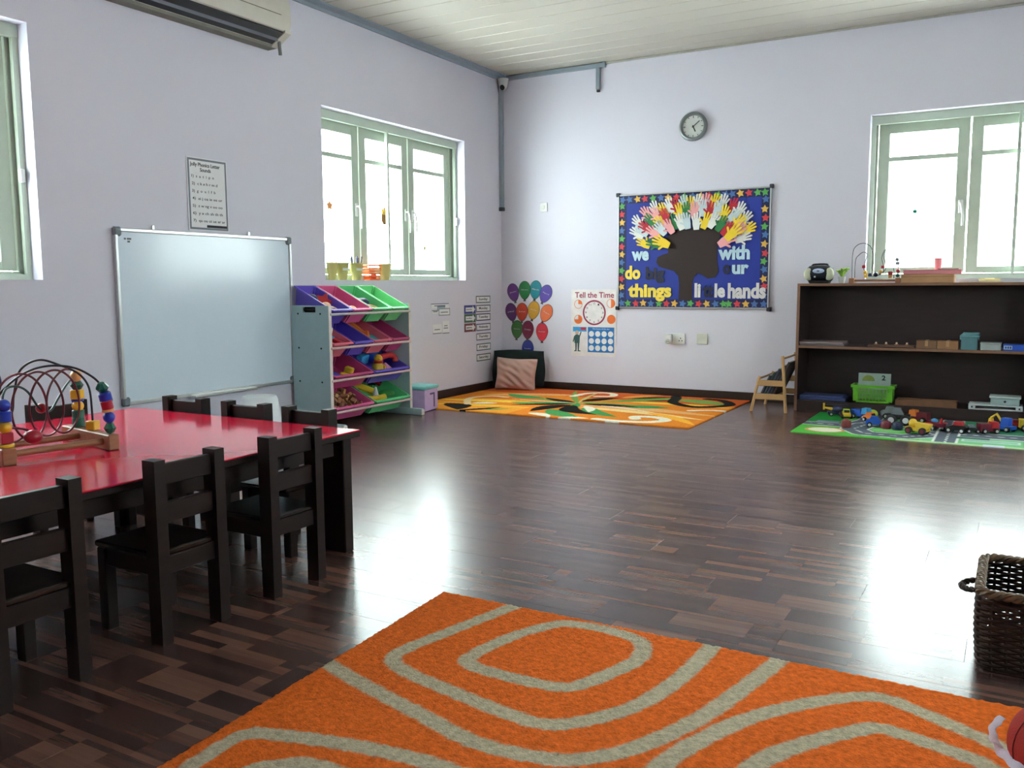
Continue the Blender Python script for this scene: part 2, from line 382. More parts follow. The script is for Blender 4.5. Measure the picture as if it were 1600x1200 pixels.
# whiteboard
t = thing('whiteboard', 'large whiteboard with an aluminium frame leaning on the left wall', 'whiteboard', (.004, -4.992, .37), RL)
BW, BH = 1.605, 1.17
obj('panel', rect(nb(), .012, BW-.012, .012, BH-.012, .004, .018), M('whiteboard_surface', (218, 232, 244), .16, .015, 2), t)
for nm, b in (('frame_rail', (.03, BW-.03, 0, .026)), ('frame_rail', (.03, BW-.03, BH-.026, BH)), ('frame_rail', (0, .026, .03, BH-.03)), ('frame_rail', (BW-.026, BW, .03, BH-.03))):
    obj(nm, rect(nb(), *b, 0, .03, .005), CHROME, t)
for x in (0, BW-.05):
    for y in (0, BH-.05): obj('corner_cap', rect(nb(), x-.006, x+.056, y-.006, y+.056, -.001, .034, .012), M('corner_grey', (112, 122, 128), .5), t)
for x in (.31, 1.17): obj('hanger', rect(nb(), x-.012, x+.012, BH-.004, BH+.03, .004, .016, .004), CHROME, t)
obj('pen_tray', rect(nb(), .55, 1.15, -.006, .012, .02, .07, .005), CHROME, t)
bm = nb()
for a, b, c in ((.075, .09, .07), (.097, .13, .07), (.1, .12, .088)): rect(bm, a, b, BH-c-.006, BH-c+.006, .018, .0186)
obj('maker_mark', bm, M('mark_grey', (90, 96, 104), .6), t, kind='stuff')

# letter sounds poster
t = thing('letter_sounds_poster', 'white letter sounds poster with a grey border above the whiteboard', 'poster', (.002, -4.37, 1.555), RL)
PWD, PHT = .365, .515
obj('sheet', rect(nb(), 0, PWD, 0, PHT, 0, .003), PAPER, t)
obj('border', quadframe(nb(), .008, PWD-.008, .008, PHT-.008, .014, .003, .0036), M('border_grey', (118, 124, 136), .6), t)
obj('heading', text_mesh('Jolly Phonics Letter\nSounds', .27, .062, .0008, INK, bold=.02), None, t, (.165, PHT-.067, .003))
for k, s in enumerate(['1)  s  a  t  i  p  n', '2)  c k e h r m d', '3)  g  o  u  l  f  b', '4)  ai j oa ie ee or', '5)  z w ng v oo oo', '6)  y x ch sh th th', '7)  qu ou oi ue er ar']):
    wd = (.20, .23, .21, .27, .27, .27, .29)[k]
    obj('letter_line', text_mesh(s, wd, .026, .0008, INK, bold=.008), None, t, (.04+wd/2, PHT-.135-.052*k, .003))
obj('footer_bar', rect(nb(), .16, .345, .024, .042, .003, .0042), INK, t, label='solid black footer bar')

# day cards, arrow cards and notes on the left wall
days = ['Sunday', 'Monday', 'Tuesday', 'Wednesday', 'Thursday', 'Friday', 'Saturday']
dcol = [(92, 100, 98), (96, 88, 108), (52, 46, 92), (74, 78, 112), (110, 92, 116), (84, 110, 122), (88, 98, 94)]
dz = [1.0, .90, .805, .695, .59, .475, .36]
for k, d in enumerate(days):
    t = thing('day_card', f'white framed day card reading {d} on the left wall', 'card', (.001+.0005*(k % 2), -.41, dz[k]), RL, 'days of the week cards')
    obj('sheet', rect(nb(), -.155, .155, -.045, .045, 0, .003), PAPER, t)
    obj('border', quadframe(nb(), -.15, .15, -.04, .04, .012, .003, .0036), M('day_border_%d' % k, dcol[k], .6), t)
    obj('word', text_mesh(d, min(.2, .027*len(d)+.02), .036, .0008, INK, bold=.015), None, t, (0, 0, .003))
for k, (nm, cl, z) in enumerate((('yesterday', (52, 56, 140), .895), ('today', (60, 96, 70), .80), ('tomorrow', (112, 52, 58), .70))):
    t = thing('arrow_card', f'{("blue", "green", "maroon")[k]} card with a white arrow beside the day cards', 'card', (.001, -.68, z), RL, 'arrow cards beside the days')
    obj('sheet', rect(nb(), -.115, .112, -.046, .046, 0, .003), M('arrow_card_%d' % k, cl, .6), t)
    obj('arrow', prism(nb(), [(-.09, -.022), (.05, -.022), (.05, -.04), (.1, 0), (.05, .04), (.05, .022), (-.09, .022)], .003, .0038), PAPER, t)
    obj('word', text_mesh(nm, .11, .02, .0008, INK, bold=.01), None, t, (-.025, 0, .0038))
BL = M('note_blue', (150, 170, 184), .6); NG = M('note_frame', (96, 108, 120), .6)
for k, (a, b, c, d, s, ht) in enumerate((( -1.41, -1.09, .925, .972, '', 'long narrow white note strip, topmost of the small wall notes'), (-1.30, -1.16, .885, .945, '', 'small blue tinted note tucked under the long note strip'),
        (-1.40, -1.28, .872, .905, '', 'thin white note left of the framed note card'), (-1.285, -1.078, .845, .922, '', 'white note card in a grey frame beside the toy rack'),
        (-1.385, -1.225, .664, .76, '', 'small white note card, lower left of the wall notes'), (-1.215, -1.09, .66, .79, '', 'upright white note card, lower right of the wall notes'))):
    t = thing('wall_note', ht, 'note', (.001+.0022*(k % 4), a, c), RL, 'small weather notes')
    obj('sheet', rect(nb(), 0, b-a, 0, d-c, 0, .002), BL if k == 1 else PAPER, t)
    if k == 3: obj('border', quadframe(nb(), .002, b-a-.002, .002, d-c-.002, .007, .002, .0026), NG, t)
    else: obj('border', rect(nb(), .0, b-a, 0 if k > 2 else d-c-.008, .008 if k > 2 else d-c, .002, .0026), NG, t)
    obj('print_line', rect(nb(), (b-a)*.18, (b-a)*.8, (d-c)*.4, (d-c)*.4+.009, .002, .0026), NG, t)
    if k == 5: obj('print_line', rect(nb(), (b-a)*.25, (b-a)*.75, (d-c)*.58, (d-c)*.58+.009, .002, .0026), NG, t)

# paper balloons on the back wall
bal = [(.153, 1.075, (92, 40, 118), -14, 'deep purple', 'top left'), (.303, 1.10, (28, 112, 58), 0, 'bright green', 'second in the top row'), (.442, 1.105, (20, 132, 146), 8, 'teal', 'third in the top row'), (.571, 1.06, (92, 74, 166), 24, 'violet', 'last in the top row'),
       (.126, .853, (84, 28, 96), -12, 'dark plum', 'first in the second row'), (.268, .855, (186, 62, 44), 2, 'brick orange', 'second in the second row'), (.417, .875, (206, 152, 48), 12, 'mustard yellow', 'third in the second row'), (.579, .845, (226, 116, 74), 26, 'peach orange', 'last in the second row'),
       (.201, .658, (56, 110, 50), 4, 'leaf green', 'first in the third row'), (.342, .655, (122, 26, 62), 4, 'wine red', 'middle of the third row'), (.522, .635, (206, 48, 66), 0, 'coral red', 'last in the third row'), (.341, .44, (34, 54, 152), 0, 'royal blue', 'lowest, above the cushion')]
months = ['January', 'February', 'March', 'April', 'May', 'June', 'July', 'August', 'September', 'October', 'November', 'December']
INKW = M('pale_ink', (214, 206, 216), .6)
for k, (x, z, c, a, cn, wh) in enumerate(bal):
    t = thing('paper_balloon', f'{cn} paper balloon on the back wall, {wh}', 'balloon', (x, -.001-.0025*(k % 2), z), (PI/2, math.radians(a), 0), 'paper birthday balloons')
    pts = [(.072*math.sin(q)*(1-.16*(math.cos(q) < 0)*(-math.cos(q))), .095*math.cos(q)-(.012*(1-abs(math.sin(q))) if math.cos(q) < 0 else 0)) for q in [2*PI*i/28 for i in range(28)]]
    out = [(px*1.07, py*1.06) for px, py in pts]
    obj('outline', prism(nb(), out[::-1], 0, .0015), M('balloon_edge_%d' % k, tuple(int(v*.45) for v in c), .6), t)
    obj('body', prism(nb(), pts[::-1], .0015, .0028), M('balloon_%d' % k, c, .22, .06, coat=.3), t)
    obj('knot', prism(nb(), [(-.018, -.128), (.018, -.128), (.006, -.102), (-.006, -.102)], 0, .003), M('balloon_knot', (40, 34, 48), .6), t)
    obj('month', text_mesh(months[k], .085, .016, .0006, INKW), None, t, (0, 0, .0028))

# clock-reading poster
t = thing('clock_poster', 'white Tell the Time poster with a red ringed clock on the back wall', 'poster', (.887, -.001, .378), RB)
PW_, PH_ = .535, .725
OR = M('print_orange', (226, 106, 34), .5); MAR = M('print_maroon', (150, 34, 70), .5); CY = M('print_blue', (30, 112, 182), .5); CYL = M('print_sky', (46, 150, 210), .5)
obj('sheet', rect(nb(), 0, PW_, 0, PH_, 0, .003), M('poster_paper', (232, 226, 226), .35), t)
obj('heading', text_mesh('Tell the Time', .46, .062, .0008, MAR, bold=.02), None, t, (.275, .665, .003))
def ring(bm, cx, cy, r0, r1, z0, z1, n=40):
    for k in range(n):
        a, b = 2*PI*k/n, 2*PI*(k+1)/n
        prism(bm, [(cx+r0*math.cos(a), cy+r0*math.sin(a)), (cx+r1*math.cos(a), cy+r1*math.sin(a)), (cx+r1*math.cos(b), cy+r1*math.sin(b)), (cx+r0*math.cos(b), cy+r0*math.sin(b))], z0, z1)
    return bm
def disc(cx, cy, rr, a0=0, a1=360, n=32):
    full = a1-a0 >= 360
    p = [(cx+rr*math.cos(math.radians(a0+(a1-a0)*k/n)), cy+rr*math.sin(math.radians(a0+(a1-a0)*k/n))) for k in range(n if full else n+1)]
    return p if full else [(cx, cy)]+p
CX, CYc = .275, .475
obj('dial_ring', ring(nb(), CX, CYc, .118, .136, .003, .0038), MAR, t)
for k in range(12):
    a = k*PI/6; obj('dial_number', text_mesh(str(k or 12), .018 if k not in (0, 10, 11) else .024, .02, .0006, INK), None, t, (CX+.1*math.sin(a), CYc+.1*math.cos(a), .003))
for cx, cy, a0, a1 in ((.085, .565, 0, 90), (.47, .575, -90, 90), (.085, .40, -180, 90), (.475, .405, 0, 360)):
    obj('sector_ring', ring(nb(), cx, cy, .044, .049, .003, .0036, 28), OR, t); obj('sector', prism(nb(), disc(cx, cy, .046, a0, a1), .003, .0034), OR, t)
obj('banner', rect(nb(), .02, .185, .268, .318, .003, .0036), CYL, t); obj('banner_red', rect(nb(), .115, .175, .285, .314, .0036, .0042), M('print_red', (196, 40, 66), .5), t)
obj('blue_panel', rect(nb(), .2, .51, .045, .318, .003, .0036), CY, t)
obj('panel_heading', text_mesh('The hours of the day', .2, .018, .0005, PAPER), None, t, (.355, .298, .0036))
for i in range(4):
    for j in range(3): obj('small_dial', prism(nb(), disc(.243+.075*i, .245-.077*j, .031, n=24), .0036, .0042), PAPER, t)
# small printed man in a teal suit pointing up
SU = M('print_teal', (44, 84, 82), .5); SK = M('print_skin', (206, 170, 150), .5)
bm = nb(); prism(bm, [(.04, .14), (.1, .14), (.105, .215), (.085, .235), (.055, .235), (.035, .215)], .003, .0036)
for q in ([(.05, .06), (.065, .06), (.07, .142), (.048, .142)], [(.078, .06), (.093, .06), (.098, .142), (.076, .142)], [(.092, .215), (.104, .205), (.125, .262), (.115, .27)], [(.036, .22), (.045, .2), (.028, .15), (.018, .155)], [(.035, .05), (.066, .05), (.066, .062), (.04, .062)], [(.076, .05), (.115, .05), (.108, .062), (.078, .062)]): prism(bm, q, .003, .0036)
obj('printed_man', bm, SU, t); obj('printed_face', prism(nb(), disc(.07, .256, .022, n=18), .003, .004), SK, t)

# ================================================================== PINBOARD
t = thing('pinboard', 'blue display board with a paper hand tree and a star border', 'pinboard', (1.437, -.001, .905), RB)
PBW, PBH = 1.59, 1.18
obj('backing', rect(nb(), 0, PBW, 0, PBH, 0, .012), M('board_blue', (24, 48, 148), .6, .06, 3), t)
obj('navy_strip', quadframe(nb(), .012, PBW-.012, .012, PBH-.012, .082, .012, .0135), M('navy_border', (18, 26, 78), .6, .1), t, label='navy border strip under the stars')
for b in ((0, PBW, 0, .014), (0, PBW, PBH-.014, PBH), (0, .014, 0, PBH), (PBW-.014, PBW, 0, PBH)): obj('frame_rail', rect(nb(), *b, 0, .026, .003), CHROME, t)
for x in (0, PBW):
    for y in (0, PBH): obj('corner_cap', rect(nb(), x-.02, x+.02, y-.02, y+.02, -.0005, .03, .006), M('cap_navy', (26, 28, 44), .5), t)
TREE = [(0.622, 0.797), (0.74, 0.802), (0.798, 0.808), (0.835, 0.838), (0.869, 0.805), (0.919, 0.824), (0.945, 0.808), (0.983, 0.812), (1.052, 0.803), (1.091, 0.765), (1.099, 0.715), (1.076, 0.667), (1.067, 0.569), (1.07, 0.471), (1.086, 0.372), (1.057, 0.317), (0.981, 0.302), (0.922, 0.338), (0.87, 0.358), (0.833, 0.315), (0.816, 0.252), (0.821, 0.088), (0.677, 0.089), (0.678, 0.254), (0.669, 0.33), (0.621, 0.382), (0.527, 0.409), (0.46, 0.43), (0.431, 0.475), (0.443, 0.526), (0.497, 0.55), (0.556, 0.567), (0.554, 0.637), (0.525, 0.707), (0.57, 0.762)]
obj('tree_cutout', prism(nb(), TREE[::-1], .014, .017), M('tree_brown', (44, 28, 26), .7, .06), t, label='dark brown paper tree')
STARS = [(0.05, 1.132, 'B'), (0.127, 1.134, 'B'), (0.216, 1.141, 'Y'), (0.297, 1.155, 'R'), (0.386, 1.143, 'G'), (0.472, 1.15, 'B'), (0.548, 1.149, 'Y'), (0.637, 1.152, 'R'), (0.72, 1.15, 'G'), (0.805, 1.15, 'B'), (0.889, 1.149, 'Y'), (0.971, 1.152, 'R'), (1.065, 1.149, 'G'), (1.14, 1.145, 'B'), (1.208, 1.14, 'B'), (1.287, 1.141, 'Y'), (1.371, 1.148, 'R'), (1.456, 1.142, 'G'), (1.527, 1.137, 'G'), (1.536, 1.06, 'B'), (1.528, 0.966, 'Y'), (1.537, 0.882, 'R'), (1.529, 0.799, 'G'), (1.538, 0.721, 'B'), (1.532, 0.632, 'Y'), (1.542, 0.542, 'R'), (1.53, 0.465, 'G'), (1.536, 0.386, 'B'), (1.533, 0.296, 'Y'), (1.541, 0.224, 'R'), (1.536, 0.13, 'B'), (0.045, 1.062, 'G'), (0.042, 0.978, 'R'), (0.045, 0.894, 'Y'), (0.043, 0.81, 'B'), (0.045, 0.726, 'G'), (0.043, 0.644, 'R'), (0.046, 0.563, 'Y'), (0.043, 0.479, 'B'), (0.044, 0.394, 'G'), (0.043, 0.309, 'R'), (0.044, 0.224, 'Y'), (0.043, 0.138, 'B'), (0.048, 0.053, 'B'), (0.119, 0.052, 'G'), (0.207, 0.05, 'R'), (0.29, 0.055, 'Y'), (0.375, 0.049, 'B'), (0.464, 0.049, 'G'), (0.545, 0.05, 'R'), (0.631, 0.051, 'Y'), (0.717, 0.05, 'B'), (0.8, 0.053, 'G'), (0.887, 0.05, 'R'), (0.97, 0.05, 'Y'), (1.06, 0.05, 'B'), (1.142, 0.05, 'G'), (1.195, 0.05, 'G'), (1.279, 0.05, 'R'), (1.365, 0.05, 'Y'), (1.45, 0.05, 'B'), (1.54, 0.05, 'B')]
SCOL = {'B': M('star_blue', (74, 112, 176), .5), 'Y': M('star_yellow', (226, 180, 84), .5), 'R': M('star_red', (212, 58, 70), .5), 'G': M('star_green', (92, 170, 84), .5)}
SHALO = M('star_edge', (16, 22, 60), .6)
def star(r0, r1): return [((r0 if k % 2 == 0 else r1)*math.sin(k*PI/5), (r0 if k % 2 == 0 else r1)*math.cos(k*PI/5)) for k in range(10)][::-1]
smesh = {k: mesh_of(prism(nb(), star(.041, .021), .0, .0022), m, 'star') for k, m in SCOL.items()}
for k, (x, y, c) in enumerate(STARS): obj('star', smesh[c], None, t, (x, min(y, 1.127), .0138+.0003*(k % 3)), (0, 0, math.radians((k*37) % 40-20)))
HANDS = [('Y', 0.276, 0.672, 160), ('W', 0.204, 0.79, 149), ('W', 0.215, 0.905, 138), ('P', 0.308, 1.002, 127), ('W', 0.402, 1.048, 119), ('Y', 0.496, 1.03, 114), ('W', 0.561, 1.076, 107), ('R', 0.64, 1.071, 102), ('L', 0.718, 1.092, 96), ('Y', 0.789, 1.075, 91), ('W', 0.859, 1.095, 86), ('P', 0.948, 1.096, 80), ('Y', 1.036, 1.091, 74), ('W', 1.13, 1.079, 68), ('R', 1.224, 1.037, 61), ('W', 1.299, 0.99, 55), ('W', 1.351, 0.898, 46), ('Y', 1.385, 0.788, 36), ('W', 1.334, 0.7, 28), ('G', 0.399, 0.667, 158), ('L', 0.259, 0.813, 145), ('R', 0.306, 0.85, 139), ('G', 0.358, 0.923, 130), ('P', 0.417, 0.984, 122), ('R', 0.518, 0.959, 116), ('Y', 0.473, 0.892, 125), ('G', 0.619, 0.898, 112), ('Y', 0.681, 1.007, 101), ('G', 0.746, 1.016, 95), ('P', 0.836, 1.011, 87), ('L', 0.925, 1.03, 80), ('R', 1.001, 1.007, 74), ('L', 1.076, 1.009, 68), ('Y', 1.147, 0.957, 61), ('L', 1.234, 0.928, 54), ('Y', 1.292, 0.859, 46), ('P', 1.288, 0.792, 40), ('P', 0.396, 0.788, 141), ('L', 0.475, 0.823, 132), ('P', 0.568, 0.844, 121), ('W', 0.685, 0.888, 105), ('L', 0.756, 0.897, 96), ('W', 0.859, 0.886, 84), ('Y', 0.961, 0.887, 72), ('W', 1.037, 0.889, 65), ('G', 1.12, 0.849, 55), ('R', 1.183, 0.797, 45), ('Y', 0.493, 0.677, 154), ('P', 1.175, 0.676, 29), ('Y', 1.24, 0.752, 37)]
HC = {'Y': (242, 208, 44), 'W': (236, 236, 232), 'P': (240, 166, 168), 'R': (186, 28, 46), 'L': (206, 220, 226), 'G': (38, 120, 62)}
def hand_poly():
    """outline of a flat paper hand: wrist at the bottom, four fingers up, thumb at the side"""
    pts = [(-.026, -.07), (-.034, -.03)]
    def finger(bx, by, ang, ln, wd):
        a = math.radians(ang); d = (math.cos(a), math.sin(a)); n = (-d[1], d[0]); h = wd/2
        return [(bx+n[0]*h, by+n[1]*h), (bx+d[0]*ln+n[0]*h, by+d[1]*ln+n[1]*h), (bx+d[0]*(ln+h), by+d[1]*(ln+h)), (bx+d[0]*ln-n[0]*h, by+d[1]*ln-n[1]*h), (bx-n[0]*h, by-n[1]*h)]
    pts += finger(-.033, -.014, 150, .034, .018)
    pts += [(-.038, .012)]
    for bx, by, an, ln in ((-.028, .026, 106, .048), (-.009, .033, 95, .056), (.011, .031, 85, .05), (.029, .02, 72, .038)): pts += finger(bx, by, an, ln, .0165)
    pts += [(.036, -.02), (.026, -.07)]
    return pts[::-1]
HP = hand_poly(); hmesh = {k: mesh_of(prism(nb(), HP, 0, .0015), M('hand_paper_'+k, c, .6, .04), 'paper_hand', smooth=False) for k, c in HC.items()}
for k, (c, x, y, a) in enumerate(HANDS):
    o = obj('paper_hand', hmesh[c], None, t, (.8+(x-.8)*.97, .66+(y-.66)*.9, .0145+.0007*k), (0, 0, math.radians(a-90+((k*53) % 17-8))))
    s = 1.06 if k < 47 else 1.22; o.scale = (s*(1 if k % 2 else -1), s, 1)
LC = {'y': M('letter_yellow', (244, 214, 76), .5), 'b': M('letter_pale_blue', (196, 226, 238), .5), 'n': M('letter_navy', (14, 18, 48), .5), 'w': M('letter_white', (226, 222, 222), .5)}
for s, x, y, wd, ht, c in (('we', 0.253, 0.543, 0.19, 0.1, 'b'), ('do', 0.172, 0.372, 0.171, 0.145, 'y'), ('big', 0.419, 0.344, 0.205, 0.17, 'n'), ('things', 0.36, 0.165, 0.475, 0.185, 'y'), ('with', 1.238, 0.557, 0.315, 0.145, 'b'), ('o', 1.168, 0.392, 0.072, 0.095, 'n'), ('ur', 1.305, 0.39, 0.165, 0.095, 'b'), ('li', 0.876, 0.186, 0.065, 0.145, 'w'), ('tt', 0.985, 0.178, 0.105, 0.13, 'n'), ('le', 1.104, 0.183, 0.108, 0.142, 'w'), ('hands', 1.372, 0.18, 0.375, 0.155, 'w')):
    obj('lettering', text_mesh(s, wd, ht, .003, LC[c], bold=.045), None, t, (x, y, .0175))

# ================================================================== TABLE AND CHAIRS
t = thing('red_table', 'low dark wooden table with a glossy red top', 'table', (1.945, -6.80, 0))
TX, TY_, TZ = .745, 1.015, .535
obj('tabletop', box(nb(), -TX, TX, -TY_, TY_, TZ-.006, TZ, .002), M('red_laminate', (202, 22, 60), .13, .03, 2, spec=.6), t, label='glossy red table surface')
obj('top_board', box(nb(), -TX, TX, -TY_, TY_, TZ-.03, TZ-.006, .003), DARK, t)
for sx in (-1, 1):
    obj('apron', box(nb(), sx*(TX-.06)-.012, sx*(TX-.06)+.012, -TY_+.12, TY_-.12, TZ-.10, TZ-.03), DARK, t)
    obj('apron', box(nb(), -TX+.12, TX-.12, sx*(TY_-.06)-.012, sx*(TY_-.06)+.012, TZ-.10, TZ-.03), DARK, t)
    for sy in (-1, 1):
        x1, y1 = sx*(TX-.03), sy*(TY_-.025); x0, y0 = x1-sx*.13, y1-sy*.055
        obj('leg', box(nb(), min(x0, x1), max(x0, x1), min(y0, y1), max(y0, y1), 0, TZ-.03, .004), DARK, t)
# chair: local +X is the front, the backrest stands at x = 0
CW = .141
ch = thing('wooden_chair', '', 'chair', (0, 0, 0), 0, 'dark wooden chairs around the red table')
for s in (-1, 1):
    bm = nb(); T = Matrix.Identity(4)
    v = [(-.022, s*CW), (.036, s*CW), (.036, s*(CW-.042)), (-.022, s*(CW-.042))]
    prism(bm, v if s > 0 else v[::-1], 0, .605); obj('back_post', bm, DARK, ch, smooth=False)
    obj('leg', box(nb(), .25, .292, min(s*CW, s*(CW-.042)), max(s*CW, s*(CW-.042)), 0, .285, .003), DARK, ch)
    obj('side_rail', box(nb(), .036, .25, min(s*(CW-.008), s*(CW-.032)), max(s*(CW-.008), s*(CW-.032)), .225, .285, .002), DARK, ch)
for z0, z1 in ((.52, .588), (.394, .462), (.225, .285)): obj('back_rail', box(nb(), -.006, .018, -CW+.042, CW-.042, z0, z1, .003), DARK, ch)
obj('front_rail', box(nb(), .262, .284, -CW+.042, CW-.042, .225, .285, .002), DARK, ch)
obj('seat', box(nb(), -.004, .31, -CW+.004, CW-.004, .285, .305, .005), M('seat_wood', (26, 17, 15), .25, .2, 5), ch)
CH = [((2.775, -6.285, 0), PI, 'dark wooden chair pushed in at the near side, closest to the table corner leg'), ((2.775, -6.775, 0), PI, 'dark wooden chair pushed in at the near side, middle of three'), ((2.775, -7.305, 0), PI, 'dark wooden chair at the near side of the red table, cut by the picture edge'),
      ((1.545, -5.738, 0), -PI/2, 'dark wooden chair at the far table end, below the whiteboard'), ((1.965, -5.738, 0), -PI/2, 'dark wooden chair at the far table end, in front of the white bucket'), ((2.36, -5.738, 0), -PI/2, 'dark wooden chair at the far table end, in front of the toy rack'),
      ((1.13, -6.165, 0), 0, 'dark wooden chair behind the bead maze at the far table side')]
for k, (l, rz, lb) in enumerate(CH):
    if k == 0: ch.location = l; ch.rotation_euler = (0, 0, rz); ch['label'] = lb
    else: dup(ch, l, rz, lb)

# ================================================================== BEAD MAZES
BC = {'blue': M('bead_blue', (26, 56, 160), .28), 'green': M('bead_green', (16, 92, 74), .28), 'yellow': M('bead_yellow', (224, 176, 40), .28), 'red': M('bead_red', (160, 24, 46), .28), 'tan': M('bead_tan', (206, 160, 96), .4), 'navy': M('bead_navy', (34, 36, 66), .3), 'grey': M('bead_grey', (110, 116, 122), .4)}
BWOOD = M('maze_wood', (146, 96, 64), .45, .15, 10, stretch=(1, 6, 6))
WIRE = {'red': M('wire_red', (92, 18, 34), .35), 'dark': M('wire_dark', (22, 26, 36), .35), 'green': M('wire_green', (28, 66, 64), .35), 'blue': M('wire_blue', (34, 40, 90), .35)}
def spline(P, n=10):
    P = [Vector(p) for p in P]; out = []
    for i in range(len(P)-1):
        p0, p1, p2, p3 = P[max(i-1, 0)], P[i], P[i+1], P[min(i+2, len(P)-1)]
        for k in range(n):
            q = k/n; out.append(.5*((2*p1)+(p2-p0)*q+(2*p0-5*p1+4*p2-p3)*q*q+(3*p1-p0-3*p2+p3)*q**3))
    return out+[P[-1]]
def bead(kind, col, parent, loc, s=.022, rot=(0, 0, 0)):
    bm = nb()
    if kind == 'ball': ball(bm, (0, 0, 0), s, 16)
    elif kind == 'cube': box(bm, -s*.85, s*.85, -s*.85, s*.85, -s*.8, s*.8, .003)
    elif kind == 'cyl': lathe(bm, [(0, -s*.8), (s*.9, -s*.8), (s, -s*.7), (s, s*.7), (s*.9, s*.8), (0, s*.8)], 18)
    elif kind == 'disc': lathe(bm, [(0, -s*.25), (s, -s*.2), (s*1.05, 0), (s, s*.2), (0, s*.25)], 18)
    elif kind == 'facet': lathe(bm, [(0, -s*.95), (s*.55, -s*.8), (s*1.05, 0), (s*.55, s*.8), (0, s*.95)], 8)
    elif kind == 'egg': ball(bm, (0, 0, 0), s, 16, (1.25, 1, 1))
    return obj('bead', bm, BC[col], parent, loc, rot, ang=30 if kind == 'facet' else 40)
mz = thing('bead_maze', 'large wooden bead maze with looping wires on the red table', 'bead maze', (2.115, -6.945, .5355), math.radians(80.2))
obj('base_bar', box(nb(), -.05, 0, 0, .40, 0, .06, .004), BWOOD, mz); obj('base_bar', box(nb(), .323, .366, 0, .40, 0, .06, .004), BWOOD, mz)
for b in (.05, .25): obj('dowel', tube(nb(), [(-.01, b, .032), (.335, b, .032)], .013, 12), BWOOD, mz)
def wire(parent, col, pts, rr=.0042): return obj('wire', tube(nb(), pts, rr, 8), WIRE[col], parent)
st1 = [(.345, .03, .055), (.345, .032, .12), (.343, .037, .17), (.337, .05, .23)]
wire(mz, 'dark', spline(st1+[(.315, .075, .275), (.26, .11, .315), (.19, .16, .325), (.12, .21, .30), (.06, .27, .23), (.02, .32, .14), (-.015, .36, .055)]))
for k, (kd, cl, z, y, x, s) in enumerate((('facet', 'green', .083, .03, .345, .023), ('ball', 'blue', .124, .032, .345, .0225), ('disc', 'tan', .150, .035, .344, .021), ('cyl', 'red', .172, .037, .342, .0215), ('cyl', 'blue', .2, .042, .340, .0235), ('facet', 'green', .238, .053, .335, .0235))):
    bead(kd, cl, mz, (x, y, z), s, (-.05*k, -.05*k, .3*k))
wire(mz, 'dark', spline([(.345, .17, .055), (.345, .17, .14), (.34, .175, .23), (.31, .19, .285), (.25, .20, .32), (.18, .22, .345), (.12, .24, .31), (.10, .26, .22), (.09, .28, .14), (.02, .30, .11), (-.015, .30, .055)]))
bead('cube', 'yellow', mz, (.345, .17, .08), .023, (0, 0, .5))
hel = [(.345, .29, .055), (.345, .29, .16), (.342, .29, .24), (.33, .26, .285)]
n = 64
for k in range(n+1):
    q = k/n; an = PI*.55+q*2*PI*3.6
    hel.append((.275-.25*q+.088*math.cos(an), .19+.03*math.cos(an)-.08*q, .185+.122*math.sin(an)))
hel += [(-.012, .06, .12), (-.018, .045, .055)]
wire(mz, 'red', spline(hel, 4))
for k, (kd, cl, z, s) in enumerate((('cyl', 'green', .082, .024), ('cyl', 'green', .112, .023), ('ball', 'yellow', .146, .0225), ('disc', 'blue', .170, .022), ('cube', 'yellow', .193, .024), ('facet', 'green', .23, .025), ('egg', 'tan', .268, .023))): bead(kd, cl, mz, (.345 if z < .25 else .338, .29 if z < .25 else .275, z), s, (0, 0, .2*k))
for k, (kd, cl, z, s) in enumerate((('disc', 'yellow', .066, .026), ('cube', 'red', .093, .024), ('ball', 'yellow', .130, .0225), ('cyl', 'blue', .168, .0235), ('ball', 'blue', .207, .023))): bead(kd, cl, mz, (-.018, .045, z), s)
bead('egg', 'red', mz, (.095, .10, .075), .026); bead('ball', 'red', mz, (.165, .19, .165), .019)
wire(mz, 'green', spline([(-.018, .045, .20), (-.012, .06, .24), (.02, .10, .262), (.06, .11, .262), (.10, .13, .235), (.15, .17, .17), (.2, .2, .15), (.24, .22, .19), (.28, .24, .235), (.32, .29, .25)]))
wire(mz, 'blue', spline([(-.03, .22, .055), (-.03, .23, .2), (-.06, .24, .30), (-.02, .25, .36), (.03, .26, .34), (.06, .27, .26), (.03, .3, .18), (-.02, .34, .055)]))

